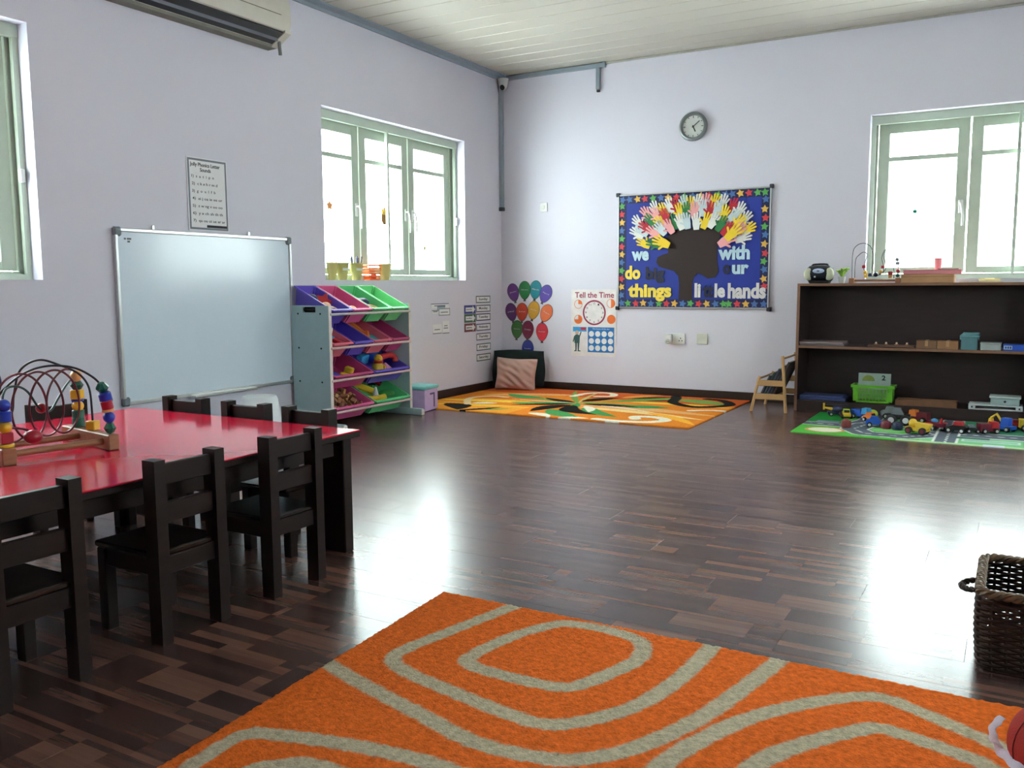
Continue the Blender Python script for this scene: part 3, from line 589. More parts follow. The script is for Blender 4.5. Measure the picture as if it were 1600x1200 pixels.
def small_maze(loc, rz, label):
    t = thing('bead_maze', label, 'bead maze', loc, rz)
    obj('base_bar', box(nb(), -.022, .022, -.07, .07, 0, .045, .003), BWOOD, t); obj('base_bar', box(nb(), .36, .402, -.07, .07, 0, .045, .003), BWOOD, t)
    for b in (-.035, .035): obj('dowel', tube(nb(), [(.0, b, .024), (.38, b, .024)], .01, 10), BWOOD, t)
    wire(t, 'dark', spline([(0, -.045, .04), (0, -.045, .26), (.03, -.04, .33), (.09, -.03, .35), (.15, -.02, .31), (.17, 0, .2), (.16, .02, .12), (.22, .02, .08), (.27, .02, .13), (.25, .02, .25), (.3, .02, .3), (.36, .03, .2), (.38, .04, .04)]), .003)
    wire(t, 'dark', spline([(.01, .045, .04), (.012, .045, .2), (.04, .04, .25), (.08, .03, .275), (.115, .0, .25), (.1, -.02, .18), (.095, -.03, .13), (.12, -.03, .075), (.18, -.03, .06), (.24, -.03, .08), (.26, -.03, .13), (.24, -.03, .22), (.27, -.03, .29), (.31, -.02, .22), (.34, -.02, .12), (.345, -.03, .04)]), .003)
    wire(t, 'dark', spline([(.375, -.05, .04), (.378, -.05, .12), (.37, -.05, .21), (.36, -.04, .235)]), .003)
    for kd, cl, p, s in (('cube', 'red', (.095, -.03, .145), .017), ('ball', 'yellow', (.108, -.03, .095), .017), ('cube', 'yellow', (.115, -.035, .062), .017), ('cube', 'navy', (.15, -.03, .072), .018), ('ball', 'navy', (.195, -.03, .074), .021), ('ball', 'tan', (.236, -.03, .10), .018), ('cube', 'red', (.252, -.03, .14), .016), ('cyl', 'red', (.31, .02, .085), .02), ('cube', 'tan', (.31, .02, .058), .018), ('facet', 'green', (.376, -.05, .065), .018), ('ball', 'red', (.378, -.05, .105), .017), ('cyl', 'grey', (.372, -.05, .17), .017), ('cyl', 'grey', (.367, -.05, .2), .016)): bead(kd, cl, t, p, s)
    return t

# ================================================================== TOY RACK WITH BINS
RK = M('rack_panel', (170, 196, 200), .5, .03); RKE = M('rack_edge', (226, 216, 208), .5)
t = thing('toy_rack', 'pale grey toy rack with sloped plastic bins under the window', 'toy rack', (0, -2.88, 0))
YN, YF_ = -.525, .525
for s in (-1, 1):
    y0, y1 = (-.54, -.51) if s < 0 else (.51, .54)
    hole = [(.165, .952), (.18, .945), (.275, .945), (.29, .952), (.296, .968), (.29, .984), (.275, .99), (.18, .99), (.165, .984), (.159, .968)]
    TS = Matrix(((1, 0, 0, 0), (0, 0, 1, 0), (0, 1, 0, 0), (0, 0, 0, 1)))
    bm = nb()
    for q in ([(.04, .06), (.43, .06), (.43, .945), (.04, .945)], [(.04, .99), (.43, .99), (.425, 1.0), (.045, 1.0)], [(.04, .945), (.159, .945), (.159, .99), (.04, .99)], [(.296, .945), (.43, .945), (.43, .99), (.296, .99)]): prism(bm, q, y0, y1, TS)
    p = obj('side_panel', bm, RK, t, smooth=False)
    obj('handle_slot', rect(nb(), .158, .297, y0-.001, y1+.001, .944, .991, .02), BLACK, t, label='dark oval hand slot')
    obj('edge_band', box(nb(), .430, .434, y0-.001, y1+.001, .06, 1.0), RKE, t)
    obj('foot', box(nb(), .02, .56, y0-.006, y1+.006, 0, .06, .01, seg=2), RK, t); obj('edge_band', box(nb(), .558, .563, y0-.007, y1+.007, .002, .05, .002), RKE, t)
    for z in (.935, .66, .39):
        for x in (.11, .346): obj('screw', lathe(nb(), [(0, 0), (.008, 0), (.008, .003), (0, .003)], 10, Matrix.Translation((x, y0-.0025 if s < 0 else y1-.0005, z)) @ Matrix.Rotation(-PI/2, 4, 'X')), BLACK, t)
RZ = [.93, .66, .40, .14]; RAILM = [M('rail_%d' % k, c, .4) for k, c in enumerate(((200, 200, 196), (226, 190, 188), (226, 190, 188), (226, 190, 188)))]
for k, z in enumerate(RZ):
    obj('front_rail', tube(nb(), [(.435, YN, z), (.435, YF_, z)], .0105, 10), RAILM[k], t)
    obj('rear_rail', tube(nb(), [(.10, YN, z+.014), (.10, YF_, z+.014)], .011, 10), RAILM[k], t)
BINC = {'purple': M('bin_purple', (104, 84, 196), .42, .04), 'pink': M('bin_pink', (214, 92, 146), .42, .04), 'green': M('bin_green', (104, 208, 134), .42, .04), 'mint': M('bin_mint', (120, 218, 140), .42, .04), 'coral': M('bin_coral', (226, 112, 130), .42, .04), 'magenta': M('bin_magenta', (190, 72, 122), .42, .04)}
TILT = math.radians(26); BL_ = .44
def bin_mesh(W, mat, d=.155):
    bm = nb()
    def ringv(x0, x1, hw, z): return [bm.verts.new((x0, -hw, z)), bm.verts.new((x1, -hw, z)), bm.verts.new((x1, hw, z)), bm.verts.new((x0, hw, z))]
    h = W/2
    seq = [ringv(.0, BL_, h, -.012), ringv(.0, BL_, h, 0), ringv(.012, BL_-.012, h-.012, 0), ringv(.05, BL_-.06, h-.03, -d+.004), ]
    out = [ringv(.012, BL_-.01, h-.01, -.012), ringv(.046, BL_-.055, h-.026, -d)]
    rs = [out[1], out[0], seq[0], seq[1], seq[2], seq[3]]
    for a, b in zip(rs, rs[1:]):
        for k in range(4): bm.faces.new((a[k], a[(k+1) % 4], b[(k+1) % 4], b[k]))
    bm.faces.new(rs[0][::-1]); bm.faces.new(rs[-1])
    bmesh.ops.bevel(bm, geom=[e for e in bm.edges if abs(e.verts[0].co.z-e.verts[1].co.z) > .05], offset=.012, segments=2, affect='EDGES')
    return mesh_of(bm, mat, 'tub', ang=40)
ROWS = [(['purple', 'pink', 'green', 'mint'], .247), (['coral', 'purple', 'coral', 'magenta'], .247), (['magenta', 'purple'], .492), (['pink', 'green'], .492)]
pos4 = ['leftmost', 'second from the left', 'third from the left', 'rightmost']; rown = ['top', 'second', 'third', 'bottom']
BINS = {}
for r_, (cols, W) in enumerate(ROWS):
    n = len(cols)
    for k, c in enumerate(cols):
        y = -2.88+(-.51+(k+.5)*1.02/n)
        z = RZ[r_]+.036+BL_*math.sin(TILT)
        b = thing('toy_bin', f'{"light green" if c == "mint" else c} sloped plastic bin, {pos4[k] if n == 4 else ("left one", "right one")[k]} in the {rown[r_]} row of the toy rack', 'bin', (.045, y, z), (0, TILT, 0), 'sloped toy bins in the rack')
        obj('tub', bin_mesh(W, BINC[c]), None, b)
        obj('front_lip', box(nb(), BL_-.004, BL_+.012, -W/2+.004, W/2-.004, -.014, .002, .004), BINC[c], b)
        BINS[(r_, k)] = b
def inbin(rk, x, y, z):
    b = BINS[rk]; v = Matrix.Rotation(TILT, 3, 'Y') @ Vector((x, y, z)); return Vector(b.location)+v
TC = {n: M('toy_'+n, c, .4, .05) for n, c in dict(red=(186, 34, 44), navy=(30, 34, 74), brown=(120, 44, 40), tan=(196, 150, 96), teal=(52, 146, 166), white=(216, 220, 222), orange=(222, 122, 46), blue=(36, 90, 190), sky=(62, 152, 206), yellow=(222, 184, 52), green=(58, 140, 62), pink=(218, 150, 186), wood=(150, 102, 70), lime=(172, 200, 70), maroon=(110, 26, 48), black=(22, 22, 24), grey=(118, 126, 130), peach=(236, 180, 140)).items()}
def toy(name, rk, p, shape, mat, label, rot=(0, 0, 0), cat='toy', group=None):
    bm = nb(); shape(bm); o = obj(name, bm, TC[mat], None, inbin(rk, *p), rot); return tag(o, label, cat, group)
def bx_(a, b, c, bev=.006): return lambda bm: box(bm, -a/2, a/2, -b/2, b/2, -c/2, c/2, bev)
def el_(a, b, c): return lambda bm: ball(bm, (0, 0, 0), 1, 14, (a, b, c))
def stx(p, rr): return lambda bm: tube(bm, spline(p, 6), rr, 10)
def st3(bm):
    prism(bm, star(.072, .038), -.022, .022); return bm
toy('plush_star', (0, 0), (.20, .04, -.045), st3, 'red', 'red soft star lying in the purple top bin', (1.2, .4, .5))
toy('plush_lump', (0, 0), (.335, .02, -.075), el_(.06, .06, .045), 'brown', 'brown plush toy in the front of the purple top bin', (0, .4, .3))
toy('toy_turtle', (0, 0), (.14, -.04, -.06), el_(.06, .05, .05), 'navy', 'navy rounded toy at the back of the purple top bin')
toy('toy_brick', (0, 0), (.25, -.06, -.09), bx_(.08, .04, .04), 'white', 'white toy brick in the purple top bin', (.4, .2, .7))
toy('toy_egg', (0, 0), (.27, .0, -.055), el_(.04, .05, .035), 'peach', 'peach coloured toy egg beside the red star')
toy('toy_ball', (0, 1), (.34, .0, -.075), el_(.05, .05, .05), 'peach', 'cream ball at the front of the pink top bin')
toy('toy_whale', (0, 2), (.2, .02, -.07), el_(.08, .06, .045), 'navy', 'navy toy fish in the green top bin')
toy('toy_branch', (0, 2), (.31, .01, -.08), stx([(-.07, -.05, 0), (0, 0, .02), (.03, .06, 0)], .025), 'tan', 'tan bent stick in the green top bin')
toy('toy_block', (1, 0), (.18, .05, -.02), bx_(.12, .08, .06), 'white', 'white toy box in the second row left bin', (.2, .3, .5))
toy('toy_block', (1, 0), (.24, .02, -.06), bx_(.12, .09, .06), 'sky', 'sky blue block in the second row left bin', (.1, .4, .2))
toy('toy_block', (1, 0), (.34, .06, -.06), bx_(.1, .07, .06), 'red', 'red block at the front of the second row left bin', (.1, .4, .4))
toy('toy_fish', (1, 2), (.2, -.06, -.02), stx([(-.1, -.03, .06), (-.02, -.01, .01), (.05, .0, -.04), (.10, .02, -.04)], .032), 'orange', 'long orange soft toy in the second row')
toy('toy_plate', (1, 2), (.32, .05, -.06), lambda bm: lathe(bm, [(0, -.01), (.07, -.008), (.08, .01), (.07, .004), (0, .0)], 18), 'teal', 'teal toy dish in the second row coral bin', (0, .35, 0))
toy('toy_block', (2, 0), (.33, -.1, -.09), bx_(.1, .16, .06), 'blue', 'blue block in the wide magenta bin', (0, .3, .2))
toy('toy_truck', (2, 0), (.31, .08, -.07), lambda bm: (box(bm, -.04, .04, -.06, .06, -.03, .0, .006), box(bm, -.035, .035, -.005, .055, 0, .05, .008)), 'yellow', 'yellow toy truck in the wide magenta bin', (0, .3, .3))
toy('toy_block', (2, 1), (.19, -.12, -.03), bx_(.06, .13, .08), 'sky', 'sky blue block in the wide purple bin', (.1, .3, .2))
toy('toy_ball', (2, 1), (.12, .08, -.02), el_(.09, .09, .09), 'blue', 'dark blue ball at the back of the wide purple bin')
def chick(bm):
    ball(bm, (0, 0, 0), .055, 14, (1, .9, 1.1)); ball(bm, (.015, 0, .08), .038, 14); tube(bm, [(-.02, .03, .02), (.03, .06, .0)], [.022, .012], 8); tube(bm, [(.045, 0, .08), (.07, 0, .075)], [.012, .004], 8)
o = toy('toy_chick', (2, 1), (.31, -.03, -.055), chick, 'yellow', 'yellow soft chick toy in the wide purple bin', (0, 0, -.6))
obj('scarf', lathe(nb(), [(.036, -.012), (.044, 0), (.036, .012)], 16, Matrix.Translation((.01, 0, .052))), TC['red'], o)
toy('toy_arch', (2, 1), (.28, .11, -.02), stx([(0, -.09, -.05), (0, -.085, .03), (0, -.04, .045), (0, .05, .05), (.02, .09, .03), (.03, .09, -.01)], .026), 'red', 'red toy arch at the right of the wide purple bin')
toy('toy_cone', (2, 1), (.32, .10, -.08), lambda bm: lathe(bm, [(0, -.02), (.055, -.02), (.012, .06), (0, .062)], 16), 'pink', 'pale pink cone at the front of the wide purple bin', (.3, -.2, 0))
rnd = random.Random(3)
for k in range(44):
    x, y = .14+.235*rnd.random(), -.19+.38*rnd.random(); lay = rnd.random()
    toy('wooden_block', (3, 0), (x, y, -.10+.095*lay), [bx_(.06, .03, .03, .003), bx_(.045, .045, .025, .003), lambda bm: lathe(bm, [(0, -.03), (.018, -.03), (.018, .03), (0, .03)], 10)][k % 3], 'wood' if k % 3 else 'tan', 'small plain wooden block heaped in the bottom left bin', (rnd.random()*3, rnd.random()*3, rnd.random()*3), 'block', 'wooden blocks in the bottom pink bin')
toy('toy_banana', (3, 1), (.2, -.10, -.03), stx([(-.1, -.08, .04), (-.02, -.03, .02), (.06, .03, -.02)], .03), 'yellow', 'long yellow toy corn in the bottom green bin')
toy('toy_banana', (3, 1), (.31, -.08, -.07), stx([(-.06, -.12, .02), (0, -.02, 0), (.04, .1, .01)], .03), 'yellow', 'yellow toy banana at the front of the bottom green bin')
toy('toy_leaf', (3, 1), (.28, .12, -.05), el_(.05, .1, .02), 'green', 'green flat toy leaf in the bottom green bin', (0, .4, 0))
toy('toy_stick', (3, 1), (.17, .07, .0), stx([(-.07, -.03, .05), (.03, .02, -.02)], .017), 'red', 'red stick poking out of the bottom green bin')
toy('toy_cone', (3, 1), (.25, .0, -.06), lambda bm: lathe(bm, [(0, -.02), (.03, -.02), (.01, .06), (0, .062)], 12), 'white', 'small white cone in the bottom green bin')
toy('toy_block', (3, 1), (.1, .14, -.03), bx_(.09, .1, .06), 'navy', 'navy block at the back of the bottom green bin')

# step stool and bucket near the rack
t = thing('storage_stool', 'small lilac storage stool with a mint lid beside the toy rack', 'stool', (.335, -2.075, 0), .12)
obj('body', box(nb(), -.115, .115, -.13, .13, 0, .2, .012, seg=2), M('lilac_plastic', (196, 164, 206), .45), t)
obj('lid', box(nb(), -.125, .125, -.14, .14, .2, .235, .012, seg=2), M('mint_plastic', (120, 196, 190), .45), t, label='mint green lid')
bm = nb(); box(bm, .112, .1165, -.03, .06, .148, .165); box(bm, .112, .1165, .04, .06, .03, .15)
obj('groove', bm, M('groove_purple', (84, 60, 106), .5), t, label='dark moulded groove')
t = thing('white_bucket', 'upturned white plastic bucket behind the table chairs', 'bucket', (.62, -4.36, 0))
obj('shell', lathe(nb(), [(.175, .0), (.18, .012), (.172, .02), (.122, .385), (.112, .402), (.1, .405), (0, .405)], 32), M('bucket_white', (226, 230, 234), .4, .02), t)
obj('rim', lathe(nb(), [(.176, .03), (.186, .032), (.184, .052), (.174, .052)], 32), M('bucket_white', (226, 230, 234)), t)
obj('handle', tube(nb(), [(.178*math.cos(a), .178*math.sin(a)-.02*math.sin(a), .04+.03*math.sin(a)) for a in [PI*k/16 for k in range(17)]], .005, 6), CHROME, t)

# pots on the window sill
GOLD = M('gold_tin', (206, 196, 128), .35, .06, metal=.35); 
for k, (y, sy, lb) in enumerate(((-2.815, .06, 'pale gold tin pot, leftmost on the window sill'), (-2.68, .078, 'pale gold tin pot with a blank label, second on the window sill'), (-2.49, .085, 'pale gold tin pot holding dark pens on the window sill'), (-2.075, .082, 'gold tin pot right of the orange basket on the sill'))):
    t = thing('tin_pot', lb, 'pot', (-.05, y, 1.2055), 0, 'gold pots on the window sill')
    obj('shell', lathe(nb(), [(0, 0), (.62, 0), (.66, .01), (.94, .14), (1.0, .145), (1.0, .153), (.9, .153), (.6, .012), (0, .012)], 24, sx=.046, sy=sy), GOLD, t)
    for s in (-1, 1): obj('ear', tube(nb(), [(0, s*sy*.97, .145), (0, s*sy*1.15, .175), (0, s*sy*1.05, .19)], .003, 6), CHROME, t)
    if k in (1, 2): obj('label_strip', box(nb(), .0415, .0445, -.045, .045, .085, .105), PAPER, t)
    if k == 2:
        for q, (dy, ln, tl, c) in enumerate(((-.03, .2, -.35, 'navy'), (-.05, .19, -.5, 'grey'), (.0, .2, .05, 'navy'), (.012, .19, .0, 'black'), (.025, .185, .12, 'navy'), (.045, .2, .4, 'black'))):
            o = obj('pen', lathe(nb(), [(0, 0), (.005, .004), (.0065, .02), (.0065, ln), (0, ln+.003)], 8), TC[c], None, (-.05+.008*(q % 3-1), y+dy*.7, 1.2205), (-tl*.45, 0, 0))
            tag(o, f'{c} pen standing in the gold pot, {"first second third fourth fifth sixth".split()[q]} from the left', 'pen', 'pens in the gold pot')
t = thing('orange_basket', 'small orange plastic mesh basket on the window sill', 'basket', (-.052, -2.27, 1.2055))
OB = M('orange_plastic', (236, 108, 44), .4)
bm = nb()
for z in (.004, .03, .055, .08, .105, .13):
    s = .8+.2*z/.13; box(bm, -.042*s, .042*s, -.09*s, -.086*s, z, z+.009); box(bm, -.042*s, .042*s, .086*s, .09*s, z, z+.009); box(bm, .038*s, .042*s, -.09*s, .09*s, z, z+.009); box(bm, -.042*s, -.038*s, -.09*s, .09*s, z, z+.009)
for k in range(9):
    y = -.07+.0175*k; 
    for s in (-1, 1): tube(bm, [(s*.033, y, .004), (s*.0405, y*1.22, .135)], .0028, 4)
o = obj('mesh_wall', bm, OB, t, kind='stuff'); obj('floor_plate', box(nb(), -.036, .036, -.074, .074, 0, .006), OB, t); obj('rim', quadframe(nb(), -.046, .046, -.094, .094, .007, .134, .142), OB, t)
o = obj('toy_ball', ball(nb(), (0, 0, 0), .028, 14), TC['red'], None, (-.05, -2.245, 1.2405)); tag(o, 'red ball lying inside the orange sill basket', 'ball')
# stickers on the panes
o = obj('pineapple_sticker', lathe(nb(), [(0, -.002), (1, -.002), (1, .002), (0, .002)], 20, sx=.045, sy=.065), TR('sticker_brown', (150, 108, 62)), None, (-.178, -1.905, 1.80), RL); tag(o, 'brown pineapple sticker with a yellow crown on the window pane', 'sticker')
obj('crown', prism(nb(), [(-.03, .03), (.03, .03), (.045, .1), (.015, .075), (0, .12), (-.015, .075), (-.045, .1)], -.002, .0025), TR('sticker_yellow', (236, 196, 80)), o)
for nm, lb, c, pos, rt, rr in (('sticker', 'orange sticker on the leftmost pane of the sill window', (250, 190, 130), (-.178, -2.68, 1.86), RL, .035), ('sticker', 'small lime green sticker on the right pane of the sill window', (190, 206, 96), (-.178, -1.25, 1.535), RL, .02), ('sticker', 'small turquoise sticker on the pane above the bookshelf', (70, 196, 170), (4.275, .178, 1.80), RB, .02)):
    o = obj(nm, prism(nb(), star(rr*1.3, rr*.8), -.001, .002), TR('st_%d' % c[0], c), None, pos, rt); tag(o, lb, 'sticker')

# ================================================================== CORNER CUSHIONS
def cushion(w, h, d, seed, wr=.012, n=36, pinch=.55):
    bm = nb(); rn = random.Random(seed); ph = [(rn.uniform(4, 16), rn.uniform(4, 16), rn.uniform(0, 6)) for _ in range(7)]
    def P(i, j, s):
        a, b = i/n*2-1, j/n*2-1
        e = max(0, (1-abs(a)**3.2)*(1-abs(b)**3.2))**pinch
        wv = sum(math.sin(fx*a+fy*b+p0) for fx, fy, p0 in ph)/len(ph)
        x = a*w/2*(1-.07*(1-b*b)*abs(a)**2*0-.06*(b*b)*abs(a)*0)*(1-.08*abs(a)*(1-abs(b))*0); z = b*h/2
        x *= 1-.07*(1-abs(b))*0+.03*math.sin(3*b+seed); z *= 1+.04*math.sin(2.5*a+seed)
        return Vector((x, s*(d/2*e)+wv*wr*(e**.5), z+h/2))
    for s in (-1, 1):
        g = [[bm.verts.new(P(i, j, s)) for j in range(n+1)] for i in range(n+1)]
        for i in range(n):
            for j in range(n): bm.faces.new((g[i][j], g[i+1][j], g[i+1][j+1], g[i][j+1]))
    bmesh.ops.remove_doubles(bm, verts=bm.verts[:], dist=.0008)
    return bm
def smooth_cloth(name, col, rough=.85): return M(name, col, rough, .06, 8, bump=.25, bscale=220, spec=.2)
o = obj('floor_cushion', cushion(.58, .42, .17, 2, .012), smooth_cloth('cushion_black', (26, 36, 36)), None, (.335, -.215, .012), (-.13, 0, .38), ang=80)
tag(o, 'large black floor cushion leaning in the room corner', 'cushion')
o = obj('floor_cushion', cushion(.44, .345, .15, 5, .034), smooth_cloth('cushion_blush', (196, 160, 148)), None, (.385, -.385, .013), (-.2, .05, .32), ang=80)
tag(o, 'crumpled blush pink cushion propped against the black cushion', 'cushion')

# ================================================================== RUGS AND MAT (colour laid into the pile, one sample per tuft)
def rug_mesh(name, x0, x1, y0, y1, step, colfn, th, mat, jit=.002, shear=None, seed=1):
    nx, ny = int(round((x1-x0)/step)), int(round((y1-y0)/step)); xs = np.linspace(x0, x1, nx+1); ys = np.linspace(y0, y1, ny+1)
    X, Y = np.meshgrid(xs, ys); rg = np.random.default_rng(seed)
    col = colfn(X, Y)
    if shear is not None: X = X+shear(X, Y)
    Z = th+rg.uniform(-jit, jit, X.shape) if jit else np.full(X.shape, th)
    top = np.stack([X, Y, Z], -1).reshape(-1, 3)
    idx = np.arange((nx+1)*(ny+1)).reshape(ny+1, nx+1)
    q = np.stack([idx[:-1, :-1], idx[:-1, 1:], idx[1:, 1:], idx[1:, :-1]], -1).reshape(-1, 4)
    bd = np.concatenate([idx[0, :], idx[1:, -1], idx[-1, -2::-1], idx[-2:0:-1, 0]])
    low = top[bd].copy(); low[:, 2] = .0005; nb0 = len(top); lb = nb0+np.arange(len(bd))
    side = np.stack([np.roll(bd, -1), bd, lb, np.roll(lb, -1)], -1)
    V = np.concatenate([top, low]); F = np.concatenate([q, side[:, ::1]])
    me = bpy.data.meshes.new(name); me.vertices.add(len(V)); me.vertices.foreach_set('co', V.ravel())
    me.loops.add(len(F)*4); me.loops.foreach_set('vertex_index', F.ravel().astype(np.int32))
    me.polygons.add(len(F)); me.polygons.foreach_set('loop_start', np.arange(0, len(F)*4, 4, dtype=np.int32))
    me.update(calc_edges=True)
    ca = me.color_attributes.new('pattern', 'FLOAT_COLOR', 'POINT')
    c4 = np.ones((len(V), 4)); c4[:nb0, :3] = col.reshape(-1, 3); c4[nb0:, :3] = col.reshape(-1, 3)[bd]
    ca.data.foreach_set('color', c4.ravel()); me.materials.append(mat)
    me.polygons.foreach_set('use_smooth', [True]*len(F))
    o = bpy.data.objects.new(name, me); C.objects.link(o); return o
def cat_np(P, n=10): return np.array([(v.x, v.y) for v in spline([(x, y, 0) for x, y in P], n)])
def dist_poly(X, Y, P):
    D = np.full(X.shape, 9.)
    for (ax, ay), (bx, by) in zip(P, P[1:]):
        dx, dy = bx-ax, by-ay; L = dx*dx+dy*dy+1e-12
        tt = np.clip(((X-ax)*dx+(Y-ay)*dy)/L, 0, 1); D = np.minimum(D, np.hypot(X-ax-tt*dx, Y-ay-tt*dy))
    return D
LIN = lambda c: np.array(srgb(c))
# the orange rug
RA = [(3.709, -6.557), (3.71, -6.475), (3.749, -6.321), (3.805, -6.203), (3.858, -6.142), (3.981, -6.125), (4.091, -6.143), (4.148, -6.182), (4.176, -6.287), (4.147, -6.406), (4.1, -6.527), (4.061, -6.572), (3.986, -6.586), (3.881, -6.588), (3.766, -6.582), (3.709, -6.557)]
RBL = [(3.63, -6.05), (3.618, -6.105), (3.539, -6.382), (3.485, -6.572), (3.493, -6.656), (3.586, -6.707), (3.786, -6.748), (3.994, -6.782), (4.111, -6.784), (4.192, -6.723), (4.279, -6.582), (4.324, -6.403), (4.342, -6.195), (4.344, -6.05)]
RC = [(3.3, -6.77), (3.341, -6.783), (3.509, -6.833), (3.758, -6.893), (3.999, -6.95), (4.173, -6.935), (4.259, -6.9), (4.36, -6.783), (4.452, -6.566), (4.515, -6.296), (4.56, -6.05)]
RD = [(4.42, -7.1), (4.445, -6.834), (4.488, -6.676), (4.579, -6.475), (4.724, -6.291), (4.844, -6.203), (4.944, -6.232), (5.054, -6.287), (5.12, -6.323), (5.195, -6.383), (5.4, -6.6), (5.5, -6.95), (5.45, -7.3)]
RE = [(4.6, -7.0), (4.637, -6.727), (4.714, -6.568), (4.827, -6.422), (4.875, -6.383), (4.959, -6.395), (5.061, -6.425), (5.123, -6.455), (5.26, -6.6), (5.33, -6.9)]
RF = [(3.40, -7.6), (3.396, -7.422), (3.392, -7.306), (3.404, -7.208), (3.473, -7.17), (3.685, -7.118), (3.848, -7.093), (3.995, -7.086), (4.2, -7.12), (4.35, -7.3), (4.4, -7.6)]
RG = [(3.52, -7.6), (3.556, -7.332), (3.588, -7.282), (3.683, -7.229), (3.85, -7.25), (4.0, -7.4), (4.02, -7.7)]
def rug1_col(X, Y):
    D = np.full(X.shape, 9.)
    for P in (RA, RBL, RC, RD, RE, RF, RG): D = np.minimum(D, dist_poly(X, Y, cat_np(P, 6)))
    wob = .002*np.sin(X*90)*np.sin(Y*80)
    s = np.clip((.0285+wob-D)/.006+.5, 0, 1)[..., None]
    return LIN((218, 103, 36))*(1-s)+LIN((180, 170, 146))*s
o = rug_mesh('orange_rug', 3.32, 6.2, -7.95, -6.083, .0075, rug1_col, .014, attr_mat('orange_pile', bump=.8, bscale=150, var=.22, vscale=60), .0022, lambda X, Y: np.clip((-6.08-Y)*.066, 0, 1)*np.clip((4-X)/.7, 0, 1))
tag(o, 'thick orange rug with rounded grey line pattern in the foreground', 'rug')

# the flower rug: petals and curls in black, green, white and yellow, plus a painted yellow glare streak
def petal(X, Y, a, b, w, bend=0):
    ax, ay = a; bx, by = b; L = math.hypot(bx-ax, by-ay); dx, dy = (bx-ax)/L, (by-ay)/L
    tt = ((X-ax)*dx+(Y-ay)*dy)/L; v = -(X-ax)*dy+(Y-ay)*dx
    c = bend*np.sin(np.clip(tt, 0, 1)*PI); hw = w*np.sin(np.clip(tt, 0, 1)**.8*PI)**.8
    return (tt > 0) & (tt < 1) & (np.abs(v-c) < hw)
def rug2_col(X, Y):
    base = LIN((226, 132, 40))*np.ones(X.shape+(3,))
    def put(mask, c): base[mask] = LIN(c)
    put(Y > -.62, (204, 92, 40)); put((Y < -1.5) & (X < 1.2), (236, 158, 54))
    c0 = (1.476, -1.06); G1, G2, K, W, Yl, Pe = (74, 150, 84), (122, 158, 78), (22, 20, 18), (238, 230, 208), (242, 196, 72), (232, 170, 108)
    for a, b, wd, bend, c in [
        ((.1, -1.42), (1.42, -1.2), .09, .05, Yl), ((.15, -1.75), (1.2, -1.55), .05, .03, Yl), ((1.5, -1.2), (2.95, -1.3), .10, .08, Pe), ((1.6, -1.3), (2.9, -1.55), .07, .05, (244, 208, 140)), ((.3, -.9), (1.3, -.5), .09, .06, Pe), ((1.9, -.75), (2.9, -.75), .06, .05, Yl), ((.2, -1.15), (1.2, -.95), .06, .03, (214, 106, 46)), ((1.7, -.5), (2.0, -.12), .07, .03, (230, 150, 70)), ((2.3, -1.35), (2.9, -1.85), .06, .05, (246, 176, 60)),
        (c0, (.60, -.74), .045, .03, G2), ((1.02, -.9), (.5, -.72), .10, .05, G1), (c0, (.9, -1.28), .05, -.02, G1), ((1.25, -1.22), (.85, -1.28), .09, .03, G2), (c0, (1.52, -1.72), .06, .05, G1), ((1.42, -1.55), (1.92, -1.93), .10, -.05, G1), ((1.66, -1.25), (2.16, -1.72), .09, -.07, G1), (c0, (2.36, -1.0), .05, .03, G1), ((1.95, -1.07), (2.38, -.98), .10, .02, G1), (c0, (2.2, -.25), .05, -.03, G2), ((1.75, -.72), (2.2, -.26), .10, -.02, G2), (c0, (1.02, -.15), .035, .03, G2), (c0, (1.3, -.15), .02, .02, (206, 190, 120)),
        ((2.2, -.35), (2.82, -.6), .12, .05, G2), (c0, (.7, -1.05), .012, .03, W), (c0, (2.4, -1.35), .02, .04, W), ((1.62, -1.2), (1.82, -1.56), .05, .03, W), ((1.36, -1.84), (1.64, -1.98), .06, .03, W), ((1.72, -1.98), (1.98, -1.9), .05, .02, W), ((.55, -1.52), (.78, -1.42), .05, .02, W), ((.9, -1.85), (1.1, -1.7), .03, .01, G1),
        ((1.42, -1.02), (1.0, -.84), .06, .02, K), ((1.45, -1.11), (.92, -1.44), .06, .015, K), ((1.46, -1.2), (1.32, -1.75), .095, -.05, K), ((1.5, -1.22), (1.95, -1.68), .10, -.13, K), ((1.46, -.93), (1.68, -.5), .085, .03, K), ((1.54, -1.09), (2.1, -1.06), .065, .02, K), ((1.8, -.52), (2.2, -.2), .045, .02, K), ((2.0, -.62), (2.3, -.42), .03, .01, K), ((.34, -1.64), (.68, -1.97), .12, .07, K), ((.70, -2.0), (.96, -1.64), .05, -.02, K)]:
        put(petal(X, Y, a, b, wd, bend), c)
    for P, wd, c in (([(2.15, -.15), (2.2, -.3), (2.28, -.6), (2.54, -.8), (2.75, -.66), (2.8, -.48), (2.66, -.25), (2.5, -.2)], .055, K), ([(1.2, -.6), (1.22, -.35), (1.35, -.2), (1.5, -.25), (1.55, -.42), (1.42, -.5)], .04, W), ([(2.05, -1.9), (2.25, -1.93), (2.5, -1.86), (2.6, -1.7), (2.46, -1.58), (2.3, -1.62), (2.34, -1.74)], .05, W), ([(.55, -1.6), (.36, -1.3), (.34, -1.1), (.46, -.96), (.62, -.98)], .035, (236, 206, 156)), ([(2.6, -1.05), (2.75, -.95), (2.9, -.95)], .035, W)):
        put(dist_poly(X, Y, cat_np(P, 5)) < wd, c)
    return base
o = rug_mesh('flower_rug', .10, 2.89, -1.975, -.105, .0085, rug2_col, .011, attr_mat('flower_pile', bump=.4, var=.12), .0008, None, 2)
